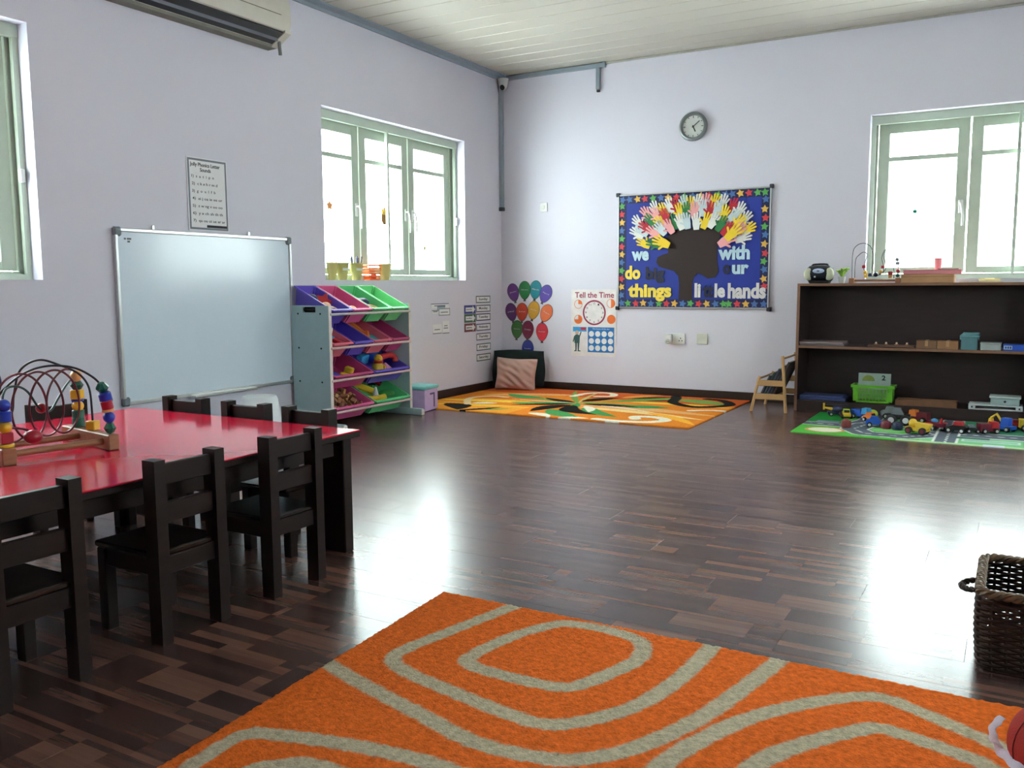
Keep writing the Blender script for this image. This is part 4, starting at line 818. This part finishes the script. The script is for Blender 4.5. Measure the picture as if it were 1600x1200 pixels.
tag(o, 'orange patterned rug with black and green petals in the far corner', 'rug')
# move the corner cushions' support: they stand on this rug (height 11 mm)

# the road play mat
def mat_col(X, Y):
    g = LIN((84, 176, 66))*np.ones(X.shape+(3,))
    def put(m, c): g[m] = LIN(c)
    put((X < 3.95) & (Y > -1.3), (40, 132, 58)); put((X > 4.15) & (X < 4.5) & (Y > -1.2), (58, 150, 56)); put((X > 4.55) & (Y < -1.15), (120, 190, 130)); put((X > 4.6) & (Y > -1.3), (52, 128, 92))
    R = (92, 100, 112); Wt = (228, 232, 226)
    for P, wd in (([(3.7, -1.25), (4.0, -1.25), (4.1, -.9), (4.1, -.6)], .08), ([(4.05, -1.4), (4.1, -1.15), (4.5, -1.1), (4.7, -1.35), (4.45, -1.6), (4.15, -1.58), (4.05, -1.4)], .09), ([(4.7, -1.3), (6.0, -1.3)], .11), ([(4.72, -.6), (4.72, -1.75)], .07)):
        D = dist_poly(X, Y, np.array(P)); put(D < wd+.014, Wt); put(D < wd, R); put((D < .008) & (((X+Y)*12 % 1) < .5), Wt)
    e = lambda cx, cy, a, b: ((X-cx)/a)**2+((Y-cy)/b)**2
    put(e(3.86, -1.55, .15, .13) < 1, (206, 150, 96)); put(e(3.86, -1.55, .125, .1) < 1, (232, 230, 206))
    put(e(4.3, -1.36, .13, .09) < 1, (126, 196, 120)); put((X > 4.82) & (X < 5.2) & (Y > -1.62) & (Y < -1.5), (196, 214, 206)); put((X > 4.84) & (X < 5.18) & (Y > -1.6) & (Y < -1.52), (150, 196, 170))
    put((X > 3.72) & (X < 3.9) & (Y > -1.16) & (Y < -1.05), (120, 140, 156)); put((X > 4.78) & (X < 5.0) & (Y > -1.5) & (Y < -1.42), (60, 110, 90)); put((X > 5.22) & (X < 5.4) & (Y > -1.68) & (Y < -1.45), (70, 170, 60))
    put((Y < -1.725) & (X > 4.4), (176, 214, 160)); put((X > 4.97) & (X < 5.1) & (Y < -1.7), (206, 220, 226))
    return g
o = rug_mesh('play_mat', 3.64, 5.95, -1.765, -.56, .009, mat_col, .006, attr_mat('mat_print', .6, .1, 200, .05), 0, None, 3)
tag(o, 'green road print play mat in front of the bookshelf', 'play mat')

# ================================================================== BOOKSHELF
SH = M('shelf_veneer', (46, 30, 29), .5, .2, 5, stretch=(1, 6, 6)); SHE = M('shelf_edge', (128, 92, 70), .5, .15, 8)
SX0, SX1, SY0, SY1, SZ = 3.40, 5.25, -.52, -.07, 1.153
t = thing('bookshelf', 'low wide dark brown bookshelf under the right window', 'bookshelf', (SX0, SY0, 0))
W_, D_ = SX1-SX0, SY1-SY0
for x in (0, W_-.024):
    p = obj('side_panel', box(nb(), x, x+.024, .003, D_, 0, SZ-.022), SH, t, smooth=False); obj('edge_strip', box(nb(), x, x+.024, 0, .0035, 0, SZ), SHE, p, label='light brown edge strip')
p = obj('top_panel', box(nb(), 0, W_, .003, D_, SZ-.022, SZ), SH, t, smooth=False); obj('edge_strip', box(nb(), .024, W_-.024, 0, .0035, SZ-.022, SZ), SHE, p)
p = obj('shelf_board', box(nb(), .024, W_-.024, .01, D_-.01, .573, .595), SH, t, smooth=False); obj('edge_strip', box(nb(), .024, W_-.024, .006, .011, .573, .595), SHE, p)
p = obj('shelf_board', box(nb(), .024, W_-.024, .003, D_-.01, .08, .10), SH, t, smooth=False)
obj('plinth', box(nb(), .024, W_-.024, .006, .024, 0, .08), SH, t, smooth=False); obj('back_panel', box(nb(), .024, W_-.024, D_-.01, D_, 0, SZ-.022), SH, t, smooth=False)
# --- on top
t = thing('radio', 'black portable radio with pale round speakers on the bookshelf', 'radio', (3.55, -.30, SZ))
obj('body', lathe(nb(), [(0, -.115), (.055, -.112), (.075, -.09), (.08, -.03), (.08, .03), (.075, .09), (.055, .112), (0, .115)], 24, Matrix.Translation((0, 0, .085)) @ Matrix.Rotation(PI/2, 4, 'Y')), M('radio_black', (20, 24, 34), .35), t)
obj('base', box(nb(), -.09, .09, -.06, .06, 0, .03, .01), BLACK, t)
for s in (-1, 1): obj('speaker', ball(nb(), (s*.088, -.052, .083), 1, 16, (.045, .026, .056)), M('speaker_cloth', (196, 196, 170), .7), t, label='pale round speaker')
obj('display', ball(nb(), (0, -.078, .112), 1, 18, (.052, .012, .022)), M('radio_display', (176, 190, 220), .3), t); obj('display_mark', rect(nb(), -.012, .012, -.0915, -.089, .108, .116), INK, t)
obj('carry_bar', tube(nb(), spline([(-.07, 0, .15), (-.055, 0, .172), (.055, 0, .172), (.07, 0, .15)]), .008, 8), BLACK, t); obj('dial', lathe(nb(), [(0, 0), (.008, 0), (.008, .006), (0, .006)], 10, Matrix.Translation((-.03, -.078, .06)) @ Matrix.Rotation(PI/2, 4, 'X')), CHROME, t)
t = thing('potted_plant', 'tiny green potted plant behind the radio speaker', 'plant', (3.735, -.26, SZ))
obj('pot', lathe(nb(), [(0, 0), (.024, 0), (.034, .06), (.028, .06), (0, .05)], 16), WHITE, t)
LF = M('leaf_lime', (158, 200, 84), .6, .2)
for k in range(14):
    a = k*2.4; l = .045+.018*(k % 3); pts = [(0, 0, .055), (.4*l*math.cos(a), .4*l*math.sin(a), .055+.8*l), (.8*l*math.cos(a), .8*l*math.sin(a), .055+.95*l)]
    obj('leaf', tube(nb(), spline(pts, 4), [.003+.009*math.sin(PI*(i+.6)/9.4) for i in range(9)], 5), LF, t)
small_maze((3.835, -.31, SZ), 0, 'small wooden bead maze on top of the bookshelf')
t = thing('wooden_box', 'light brown flat wooden box on the bookshelf top', 'box', (4.45, -.29, SZ))
obj('body', box(nb(), -.205, .205, -.12, .12, 0, .072, .003), M('box_wood', (176, 132, 92), .5, .12, 6), t); obj('lid_line', box(nb(), -.206, .206, -.1212, .121, .05, .053), M('lid_line', (120, 84, 56), .6), t)
t = thing('pink_box', 'dusty pink flat box lying on the wooden box', 'box', (4.48, -.30, SZ+.072), .04)
obj('body', box(nb(), -.225, .225, -.11, .11, 0, .04, .004), M('dusty_pink', (206, 128, 132), .5), t); obj('lid_edge', box(nb(), -.227, .227, -.112, .112, .03, .034), M('dusty_pink_edge', (176, 96, 104), .5), t)
t = thing('pink_cup', 'plain pink cup standing on the pink box by the window', 'cup', (4.52, -.28, SZ+.112))
obj('wall', lathe(nb(), [(0, 0), (.027, 0), (.031, .095), (.028, .095), (.025, .006), (0, .006)], 20), M('cup_pink', (236, 140, 146), .4), t); obj('rim', lathe(nb(), [(.028, .094), (.033, .094), (.033, .1), (.028, .1)], 20), M('cup_pink', (236, 140, 146)), t)
o = obj('dark_comb', box(nb(), -.08, .08, -.02, .02, 0, .008, .003), M('comb_brown', (84, 34, 34), .5), None, (4.60, -.30, SZ+.112), (0, 0, .1)); tag(o, 'thin dark red comb on the right end of the pink box', 'comb')
t = thing('yellow_tray', 'small pale yellow dish at the right of the bookshelf top', 'dish', (4.915, -.28, SZ))
obj('body', lathe(nb(), [(0, 0), (.07, 0), (.085, .03), (.078, .03), (.066, .008), (0, .008)], 24), M('pale_yellow', (238, 222, 150), .5), t); obj('soap', box(nb(), -.04, .04, -.025, .025, .008, .036, .008), M('cream', (240, 232, 190), .5), t)
o = obj('paper_strip', box(nb(), -.16, .16, -.06, .06, 0, .012, .002), M('sheaf', (214, 196, 180), .6), None, (4.86, -.42, SZ)); tag(o, 'flat pale paper sheaf at the shelf front edge', 'paper')
# --- middle shelf
MZ = .595
for k, (z, c, lb) in enumerate(((0, (106, 96, 100), 'grey flat tray at the left end of the middle shelf, lower one'), (.018, (138, 122, 120), 'pale flat tray on the left of the middle shelf, upper one'))):
    t = thing('flat_tray', lb, 'tray', (3.62-.01*k, -.36, MZ+z), 0, 'flat trays on the middle shelf')
    obj('base', box(nb(), -.19, .19, -.12, .12, 0, .012, .003), M('tray_%d' % k, c, .5), t); obj('rim', quadframe(nb(), -.192, .192, -.122, .122, .008, .010, .018), M('tray_%d' % k, c), t)
t = thing('cylinder_block', 'dark wooden block with four knobbed cylinders on the middle shelf', 'block', (4.19, -.41, MZ))
obj('block', box(nb(), -.19, .19, -.03, .03, 0, .02, .003), M('cyl_wood', (92, 62, 48), .5, .15), t)
for x in (-.125, -.042, .042, .125):
    p = obj('cylinder', lathe(nb(), [(0, .02), (.016, .02), (.016, .028), (0, .028)], 14, Matrix.Translation((x, 0, 0))), M('cyl_wood2', (150, 110, 80), .5), t); obj('knob', ball(nb(), (x, 0, .036), .009, 10), M('knob_cream', (226, 206, 180), .35), p)
for k, (x0, x1, c) in enumerate(((4.395, 4.552, (120, 86, 62)), (4.556, 4.715, (150, 108, 74)))):
    t = thing('cardboard_box', ('dark brown cardboard box left on the middle shelf', 'light brown cardboard box beside the clear tub')[k], 'box', ((x0+x1)/2, -.40, MZ), 0, 'cardboard boxes on the middle shelf')
    h = (x1-x0)/2; obj('body', box(nb(), -h, h, -.08, .08, 0, .066, .002), M('card_%d' % k, c, .7), t); obj('flap', box(nb(), -h, h, -.082, -.02, .066, .0685), M('card_%d' % k, c), t); obj('tape', box(nb(), -.012, .012, -.0805, .06, .02, .0695), M('tape', (176, 140, 96), .4), t)
t = thing('clear_tub', 'tall translucent teal tub with a clip lid on the middle shelf', 'tub', (4.795, -.40, MZ))
TUB = M('tub_teal', (88, 128, 134), .3)
obj('body', prism(nb(), [(-.06, -.075), (.06, -.075), (.06, .075), (-.06, .075)], 0, .102), TUB, t); obj('lid', box(nb(), -.072, .078, -.085, .085, .102, .122, .005), M('tub_lid', (110, 156, 162), .35), t); obj('lid_top', box(nb(), -.055, .075, -.07, .07, .122, .14, .006), M('tub_lid', (110, 156, 162)), t)
for s in (-1, 1): obj('clip', box(nb(), s*.066-.008, s*.066+.008, -.02, .02, .08, .116, .003), M('tub_lid', (110, 156, 162)), t)
t = thing('white_box', 'low pale grey plastic box right of the clear tub', 'box', (4.955, -.40, MZ)); obj('body', box(nb(), -.075, .075, -.08, .08, 0, .052, .004), M('grey_plastic', (168, 178, 176), .45), t); obj('lid', box(nb(), -.078, .078, -.083, .083, .052, .062, .003), M('grey_plastic', (168, 178, 176)), t)
t = thing('blue_box', 'bright blue box with a pale label at the right end of the middle shelf', 'box', (5.13, -.40, MZ)); obj('body', box(nb(), -.085, .09, -.08, .08, 0, .052, .003), M('box_blue', (36, 84, 196), .45), t); obj('label_panel', box(nb(), -.08, -.02, -.0815, -.079, .012, .042), M('pale_label', (176, 206, 222), .5), t)
for q in range(3): obj('label_mark', box(nb(), -.072+.017*q, -.06+.017*q, -.0825, -.081, .018, .036), M('mark_blue', (40, 70, 140), .5), t)
# --- lower shelf
LZ = .10
t = thing('blue_case', 'flat dark blue case on the left of the lower shelf', 'case', (3.64, -.36, LZ)); obj('body', box(nb(), -.20, .20, -.12, .12, 0, .03, .005), M('case_blue', (54, 66, 112), .45), t); obj('lid', box(nb(), -.202, .17, -.122, .122, .03, .04, .004), M('case_blue2', (74, 88, 140), .45), t)
t = thing('green_basket', 'bright green plastic basket holding a number card on the lower shelf', 'basket', (4.06, -.395, LZ))
GB = M('basket_green', (100, 176, 44), .4)
def bk(s, z): return (.172-.03*(1-z/.155))*s
bm = nb()
for z in (.045, .08, .115):
    for sy in (-1, 1): box(bm, -bk(1, z)+.004, bk(1, z)-.004, sy*(.085-.02*(1-z/.155))-.003, sy*(.085-.02*(1-z/.155))+.003, z, z+.007)
for k in range(11):
    q = (k-5)/5
    for sy in (-1, 1):
        for dg in (-.06, .06): tube(bm, [(q*.135, sy*.066, .02), (q*.15+dg*.25, sy*.08, .125)], .0032, 4)
obj('lattice', bm, GB, t, kind='stuff')
obj('floor_plate', box(nb(), -.14, .14, -.065, .065, 0, .02, .004), GB, t); obj('rim', quadframe(nb(), -.18, .18, -.092, .092, .012, .135, .158), GB, t)
for s in (-1, 1): obj('end_wall', prism(nb(), [(-.066, .01), (.066, .01), (.085, .15), (-.085, .15)], s*.155-.004, s*.155+.004, Matrix(((0, 0, 1, 0), (1, 0, 0, 0), (0, 1, 0, 0), (0, 0, 0, 1)))), GB, t)
for x in (-.14, .14): 
    for sy in (-1, 1): obj('corner_post', box(nb(), x-.022, x+.022, sy*.074-.005, sy*.074+.005, .015, .14, .002), GB, t)
t = thing('number_card', 'grey green number card standing in the green basket', 'card', (4.06, -.37, LZ+.021)); obj('sheet', box(nb(), -.135, .135, -.004, .004, 0, .235, .002), M('card_grey', (150, 164, 156), .6), t)
obj('number', text_mesh('2', .032, .045, .001, INK, bold=.03), None, t, (.075, -.005, .197), RB); obj('picture', prism(nb(), disc(-.05, .165, .052, 0, 180), .0, .0012), M('card_olive', (126, 140, 60), .6), t, (0, -.004, 0), RB)
t = thing('brown_tray', 'long brown wooden tray on the lower shelf', 'tray', (4.49, -.40, LZ)); obj('base', box(nb(), -.235, .235, -.09, .09, 0, .015), M('tray_wood', (120, 82, 58), .5, .15), t); obj('rim', quadframe(nb(), -.24, .24, -.095, .095, .012, .0, .045), M('tray_wood', (120, 82, 58)), t)
t = thing('white_rack_tray', 'long white slotted plastic tray at the right of the lower shelf', 'tray', (5.01, -.40, LZ)); WP = M('tray_white', (206, 212, 214), .4)
obj('top_plate', box(nb(), -.195, .20, -.09, .09, .032, .045, .003), WP, t)
obj('bottom_plate', box(nb(), -.195, .20, -.09, .09, 0, .01, .003), WP, t)
for x in (-.195, .15): obj('end_block', box(nb(), x, x+.05, -.09, .09, .01, .032), WP, t); obj('slot_hole', box(nb(), x+.02, x+.032, -.0912, -.089, .014, .028), INK, t)
t = thing('white_lidded_box', 'pale lidded box with a dark star mark on the white tray', 'box', (5.08, -.40, LZ+.045)); obj('body', box(nb(), -.105, .105, -.08, .08, 0, .055, .006), M('pale_teal', (170, 190, 190), .4), t); obj('lid', box(nb(), -.115, .115, -.088, .088, .055, .072, .005), M('pale_teal2', (196, 208, 206), .4), t)
obj('star_mark', prism(nb(), star(.014, .007), 0, .001), INK, t, (.0, -.0805, .03), RB)

# ================================================================== BOOK DISPLAY
BWD = M('beech', (188, 146, 96), .5, .12, 8)
t = thing('book_display', 'small light wooden book display rack beside the bookshelf', 'book rack', (3.05, -.735, 0))
for y in (0, .52):
    obj('leg', tube(nb(), [(.015, y, .0), (.085, y, .32)], .013, 8), BWD, t); obj('leg', tube(nb(), [(.325, y, 0), (.285, y, .51)], .014, 8), BWD, t)
    obj('side_rail', box(nb(), .07, .295, y-.008, y+.008, .235, .288, .003), BWD, t); obj('side_rail', box(nb(), .045, .31, y-.008, y+.008, .112, .165, .003), BWD, t)
for x, z in ((.08, .30), (.295, .49), (.2, .13)): obj('cross_rail', tube(nb(), [(x, 0, z), (x, .52, z)], .01, 8), BWD, t)
BKC = [(34, 36, 48), (26, 44, 44), (54, 58, 74), (30, 32, 42), (60, 44, 40), (44, 60, 64)]
for k in range(5):
    b = thing('picture_book', f'{("dark navy", "dark teal", "slate blue", "black", "dark brown", "grey green")[k]} picture book leaning in the book display rack', 'book', (3.125+.027*k, -.47, .146), (0, .42, 0), 'books in the display rack')
    h = .20+.035*k; w2 = .2
    obj('cover', box(nb(), 0, .02, -w2, w2, 0, h, .003), M('book_%d' % k, BKC[k], .5), b); obj('pages', box(nb(), .004, .016, -w2+.003, w2+.002, .003, h+.002), M('book_pages', (196, 190, 178), .8), b)

# ================================================================== TOY VEHICLES ON THE MAT
TYR = M('tyre', (24, 22, 24), .6); HUB = M('hub', (196, 196, 192), .4)
def wheel(p, x, y, rr, wd, hub=None):
    T = Matrix.Translation((x, y, rr)) @ Matrix.Rotation(PI/2, 4, 'X')
    o = obj('wheel', lathe(nb(), [(0, -wd/2), (rr*.8, -wd/2), (rr, -wd*.3), (rr, wd*.3), (rr*.8, wd/2), (0, wd/2)], 14, T), TYR, p)
    for s in (-1, 1): obj('hub', lathe(nb(), [(0, 0), (rr*.55, 0), (rr*.5, .003), (0, .003)], 12, T @ Matrix.Translation((0, 0, s*wd/2-(.003 if s < 0 else 0)))), hub or HUB, o)
def vehicle(kind, loc, rz, c1, c2, label, s=1.0, hub=None):
    names = {'car': 'toy_car', 'truck': 'toy_truck', 'monster': 'toy_monster_truck', 'heli': 'toy_helicopter', 'dumper': 'toy_dump_truck', 'digger': 'toy_digger', 'plane': 'toy_plane'}
    t = thing(names[kind], label, 'toy vehicle', (loc[0], loc[1], .0062), rz, 'toy vehicles on the play mat')
    a, b = TC[c1], TC[c2]; L, Wd = .13*s, .07*s
    rr = (.032 if kind == 'monster' else .018 if kind != 'dumper' else .022)*s
    for x in (-.3*L, .32*L):
        for y in (-Wd*.5, Wd*.5): wheel(t, x, y, rr, .02*s, TC[hub] if hub else None)
    z = rr*(1.2 if kind == 'monster' else .7)
    prof = {'car': [(-.5, .05), (.5, .05), (.52, .18), (.3, .24), (.15, .3), (-.4, .3), (-.5, .22)], 'plane': [(-.5, .1), (.45, .05), (.55, .2), (.4, .34), (-.5, .28)]}.get(kind, [(-.5, .03), (.5, .03), (.5, .2), (-.5, .2)])
    TB = Matrix.Translation((0, 0, z)) @ Matrix(((L, 0, 0, 0), (0, 0, Wd, 0), (0, L, 0, 0), (0, 0, 0, 1)))
    obj('body', prism(nb(), prof, -.42, .42, TB), a, t, smooth=False)
    if kind in ('car', 'monster'): obj('cabin', prism(nb(), [(-.34, .2), (.24, .2), (.1, .48), (-.24, .48)], -.36, .36, TB), b, t, smooth=False); obj('windscreen', prism(nb(), [(.14, .26), (.215, .26), (.125, .44), (.09, .44)], -.3, .3, TB), TC['black'], t, smooth=False)
    elif kind == 'truck': obj('cabin', prism(nb(), [(.1, .2), (.5, .2), (.46, .52), (.14, .52)], -.4, .4, TB), b, t, smooth=False); obj('cargo', prism(nb(), [(-.5, .2), (.06, .2), (.06, .42), (-.5, .42)], -.44, .44, TB), a, t, smooth=False)
    elif kind == 'dumper':
        obj('cabin', ball(nb(), (.22*L, 0, z+.36*L), .026*s, 12, (1, 1, 1.1)), b, t); obj('tipper', prism(nb(), [(-.55, .2), (.02, .2), (.1, .42), (-.6, .36)], -.46, .46, TB), a, t, smooth=False)
    elif kind == 'digger':
        obj('cabin', prism(nb(), [(-.3, .2), (.15, .2), (.1, .6), (-.28, .6)], -.34, .34, TB), b, t, smooth=False); obj('boom', tube(nb(), [(.1*L, 0, z+.3*L), (.45*L, 0, z+.75*L), (.75*L, 0, z+.5*L)], .009*s, 6), TC['yellow'], t); obj('bucket', prism(nb(), [(.62, .2), (.86, .2), (.8, .5), (.68, .5)], -.2, .2, TB), TC['yellow'], t, smooth=False)
    elif kind == 'heli':
        obj('cabin', ball(nb(), (.1*L, 0, z+.32*L), 1, 14, (.36*L, .4*Wd, .26*L)), a, t); obj('tail', tube(nb(), [(-.2*L, 0, z+.35*L), (-.75*L, 0, z+.45*L)], [.014*s, .007*s], 8), b, t); obj('tail_fin', box(nb(), -.8*L, -.68*L, -.004, .004, z+.3*L, z+.75*L), b, t); obj('rotor_blade', box(nb(), -.6*L, .8*L, -.008, .008, z+.62*L, z+.65*L), TC['navy'], t)
    elif kind == 'plane': obj('wing', box(nb(), -.12*L, .18*L, -Wd*1.1, Wd*1.1, z+.2*L, z+.25*L, .003), b, t); obj('tail_fin', prism(nb(), [(-.5, .25), (-.3, .25), (-.46, .55), (-.54, .55)], -.05, .05, TB), b, t, smooth=False); obj('cabin', ball(nb(), (.1*L, 0, z+.33*L), 1, 12, (.2*L, .28*Wd, .14*L)), TC['sky'], t)
    return t
V = [('heli', (3.80, -.74), .3, 'navy', 'yellow', 'navy toy helicopter with a yellow tail on the play mat', 1.0, None), ('car', (3.905, -.83), -1.3, 'yellow', 'lime', 'yellow green toy car next to the navy helicopter', 1.0, 'red'), ('truck', (4.02, -.80), -.4, 'blue', 'sky', 'bright blue toy truck at the back of the mat', 1.15, 'white'), ('car', (4.12, -.95), -.6, 'orange', 'orange', 'orange toy car beside the lime ball', 1.0, 'white'),
     ('car', (4.245, -.68), .2, 'grey', 'grey', 'grey toy car at the back of the mat under the basket', 1.3, None), ('monster', (4.335, -1.02), .05, 'black', 'grey', 'black toy monster truck with white hubs', 1.35, 'white'), ('truck', (4.47, -.78), 2.8, 'maroon', 'orange', 'maroon toy truck with an orange cab', 1.2, None), ('car', (4.19, -1.22), .1, 'blue', 'blue', 'blue toy car with white hubs in the middle of the mat', 1.15, 'white'),
     ('dumper', (4.515, -1.42), 2.9, 'yellow', 'yellow', 'yellow rounded toy dump truck near the mat edge', 1.25, 'maroon'), ('plane', (4.62, -1.16), 2.2, 'maroon', 'red', 'maroon toy plane with white tips behind the yellow dump truck', 1.2, None), ('car', (4.775, -1.22), 2.9, 'black', 'red', 'black and red toy racing car', 1.15, 'white'), ('car', (4.875, -1.17), .3, 'black', 'grey', 'small grey black toy car behind the racing car', .8, None),
     ('truck', (4.98, -1.14), .5, 'maroon', 'red', 'dark maroon toy truck with a red cab on the right of the mat', 1.1, None), ('digger', (5.09, -.98), 2.6, 'blue', 'blue', 'blue toy digger with a yellow boom', 1.15, None), ('car', (5.165, -.82), .5, 'red', 'maroon', 'red toy car behind the blue digger', 1.0, None), ('truck', (5.27, -.86), .1, 'yellow', 'orange', 'orange and yellow toy truck cut by the right picture edge', 1.3, None)]
for a in V: vehicle(*a)
o = obj('toy_ball', ball(nb(), (0, 0, .038), .038, 16, (1.25, 1, 1)), TC['lime'], None, (4.10, -.75, .0062)); tag(o, 'lime green egg shaped ball at the back of the mat', 'ball')
for p, c, lb in (((4.272, -1.27), 'maroon', 'small maroon toy block on the road mat'), ((4.36, -1.29), 'navy', 'small navy toy block beside the maroon block'), ((3.985, -1.34), 'brown', 'small brown toy tyre block alone on the mat')):
    o = obj('toy_block', lathe(nb(), [(0, 0), (.036, 0), (.04, .006), (.04, .045), (.034, .056), (.02, .056), (.018, .066), (0, .066)], 14), TC[c], None, (p[0], p[1], .0062)); tag(o, lb, 'block')

# ================================================================== WICKER BASKET (bottom right)
WK = M('wicker_dark', (52, 34, 24), .55, .3, 30); WKL = M('wicker_rim', (100, 76, 52), .5, .3, 40)
t = thing('wicker_basket', 'dark brown wicker basket with looped handles on the floor', 'basket', (5.33, -5.64, 0))
BHX, BHY, BHH = .262, .205, .235
def peri(q, s=1.0):
    """rounded rectangle perimeter, q in 0..1"""
    hx, hy, rc = BHX*s, BHY*s, .04; seg = [2*(hy-rc), PI/2*rc, 2*(hx-rc), PI/2*rc]*2; tot = sum(seg); d = (q % 1)*tot; cs = [(hx, -hy+rc, 0, 1), None, (hx-rc, hy, -1, 0), None, (-hx, hy-rc, 0, -1), None, (-hx+rc, -hy, 1, 0), None]; cc = [None, (hx-rc, hy-rc, 0), None, (-hx+rc, hy-rc, PI/2), None, (-hx+rc, -hy+rc, PI), None, (hx-rc, -hy+rc, 3*PI/2)]
    for k in range(8):
        if d <= seg[k]+1e-9:
            if cs[k]: x, y, dx, dy = cs[k]; return Vector((x+dx*d, y+dy*d, 0)), Vector((dy, -dx, 0))
            cx, cy, a0 = cc[k]; a = a0+d/rc; return Vector((cx+rc*math.cos(a), cy+rc*math.sin(a), 0)), Vector((math.cos(a), math.sin(a), 0))
        d -= seg[k]
    return Vector((hx, -hy+rc, 0)), Vector((1, 0, 0))
def hz(z): return .965+.035*math.sin(min(1, z/BHH)*PI*.75)
NS = 44; bm = nb(); rows = 22
for rw in range(rows):
    z = .012+rw*(BHH-.03)/(rows-1); pts = []
    for k in range(NS*4):
        q = k/(NS*4); p, nn = peri(q, hz(z)); wv = math.sin(q*NS*PI+(PI if rw % 2 else 0))
        pts.append(p+nn*(.0065*wv)+Vector((0, 0, z)))
    tube(bm, pts, .0052, 5, closed=True)
obj('weave', bm, WK, t, kind='stuff')
bm = nb()
for k in range(NS):
    pts = [peri((k+.5)/NS, hz(z))[0]+Vector((0, 0, z)) for z in (.004, .06, .12, .18, BHH-.01)]; tube(bm, pts, .005, 5)
obj('stakes', bm, WK, t, kind='stuff')
obj('base', prism(nb(), [tuple(peri(k/40, .95)[0][:2]) for k in range(40)], 0, .008), WK, t)
bm = nb()
for s in range(3):
    pts = []
    for k in range(240):
        q = k/240; p, nn = peri(q, .985); a = q*2*PI*26+s*2*PI/3; pts.append(p+nn*(.009*math.cos(a))+Vector((0, 0, BHH+.002+.009*math.sin(a))))
    tube(bm, pts, .0068, 6, closed=True)
obj('braided_rim', bm, WKL, t, label='lighter braided rim')
for s in (-1, 1):
    bm = nb()
    for ph in (0, PI):
        pts = []
        for k in range(41):
            q = k/40; a = PI*q; c = Vector((s*(BHX*.98+.055*math.sin(a)), -.03-.055*math.cos(a), BHH-.025-.01*math.sin(a))); b = q*2*PI*5+ph
            pts.append(c+Vector((0, 0, 1))*.005*math.sin(b)+Vector((s*math.sin(a), -math.cos(a), 0))*.005*math.cos(b))
        tube(bm, pts, .0058, 6)
    obj('handle', bm, WK, t)

# red ball with a ribbon at the right edge
t = thing('red_ball', 'red soft ball with a lilac ribbon at the bottom right on the orange rug', 'ball', (5.258, -6.505, .0145))
obj('shell', ball(nb(), (0, 0, .104), .1035, 32, (1, 1, 1)), smooth_cloth('ball_red', (160, 44, 40), .7), t, ang=80)
obj('seam', tube(nb(), [(.104*math.cos(a)*math.cos(.5), .104*math.cos(a)*math.sin(.5), .104+.104*math.sin(a)) for a in [2*PI*k/40 for k in range(40)]], .0012, 5, closed=True), M('seam_red', (120, 30, 30), .8), t)
RP = [(-.106, .02, .14), (-.117, .015, .129), (-.125, .008, .115), (-.123, .002, .101), (-.116, -.004, .089), (-.108, -.008, .079), (-.096, -.024, .075), (-.08, -.06, .08), (-.061, -.078, .074)]
cs = spline(RP, 5); n = len(cs); hw = [.015, .019, .017, .020, .022, .020, .014, .011, .010]; bm = nb(); A = []; B = []
for i, c in enumerate(cs):
    q = i/(n-1)*(len(RP)-1); j = min(len(RP)-2, int(q)); h = hw[j]+(hw[j+1]-hw[j])*(q-j)
    tg = (cs[min(i+1, n-1)]-cs[max(i-1, 0)]).normalized(); out = (c-Vector((0, 0, .0985))).normalized()
    sd = tg.cross(out).normalized(); sd = (sd*.75+out*.45).normalized(); c = c+out*.004+sd*.003*math.sin(i*.8)
    A.append([bm.verts.new(c+sd*h+out*o_) for o_ in (0, .0022)]); B.append([bm.verts.new(c-sd*h*.6+out*o_) for o_ in (0, .0022)])
for i in range(n-1):
    bm.faces.new((A[i][1], A[i+1][1], B[i+1][1], B[i][1])); bm.faces.new((A[i][0], B[i][0], B[i+1][0], A[i+1][0]))
    bm.faces.new((A[i][0], A[i+1][0], A[i+1][1], A[i][1])); bm.faces.new((B[i][1], B[i+1][1], B[i+1][0], B[i][0]))
for i in (0, n-1): bm.faces.new((A[i][0], A[i][1], B[i][1], B[i][0]))
obj('ribbon', bm, smooth_cloth('ribbon_lilac', (214, 206, 222), .6), t, ang=80, label='lilac white cloth ribbon')
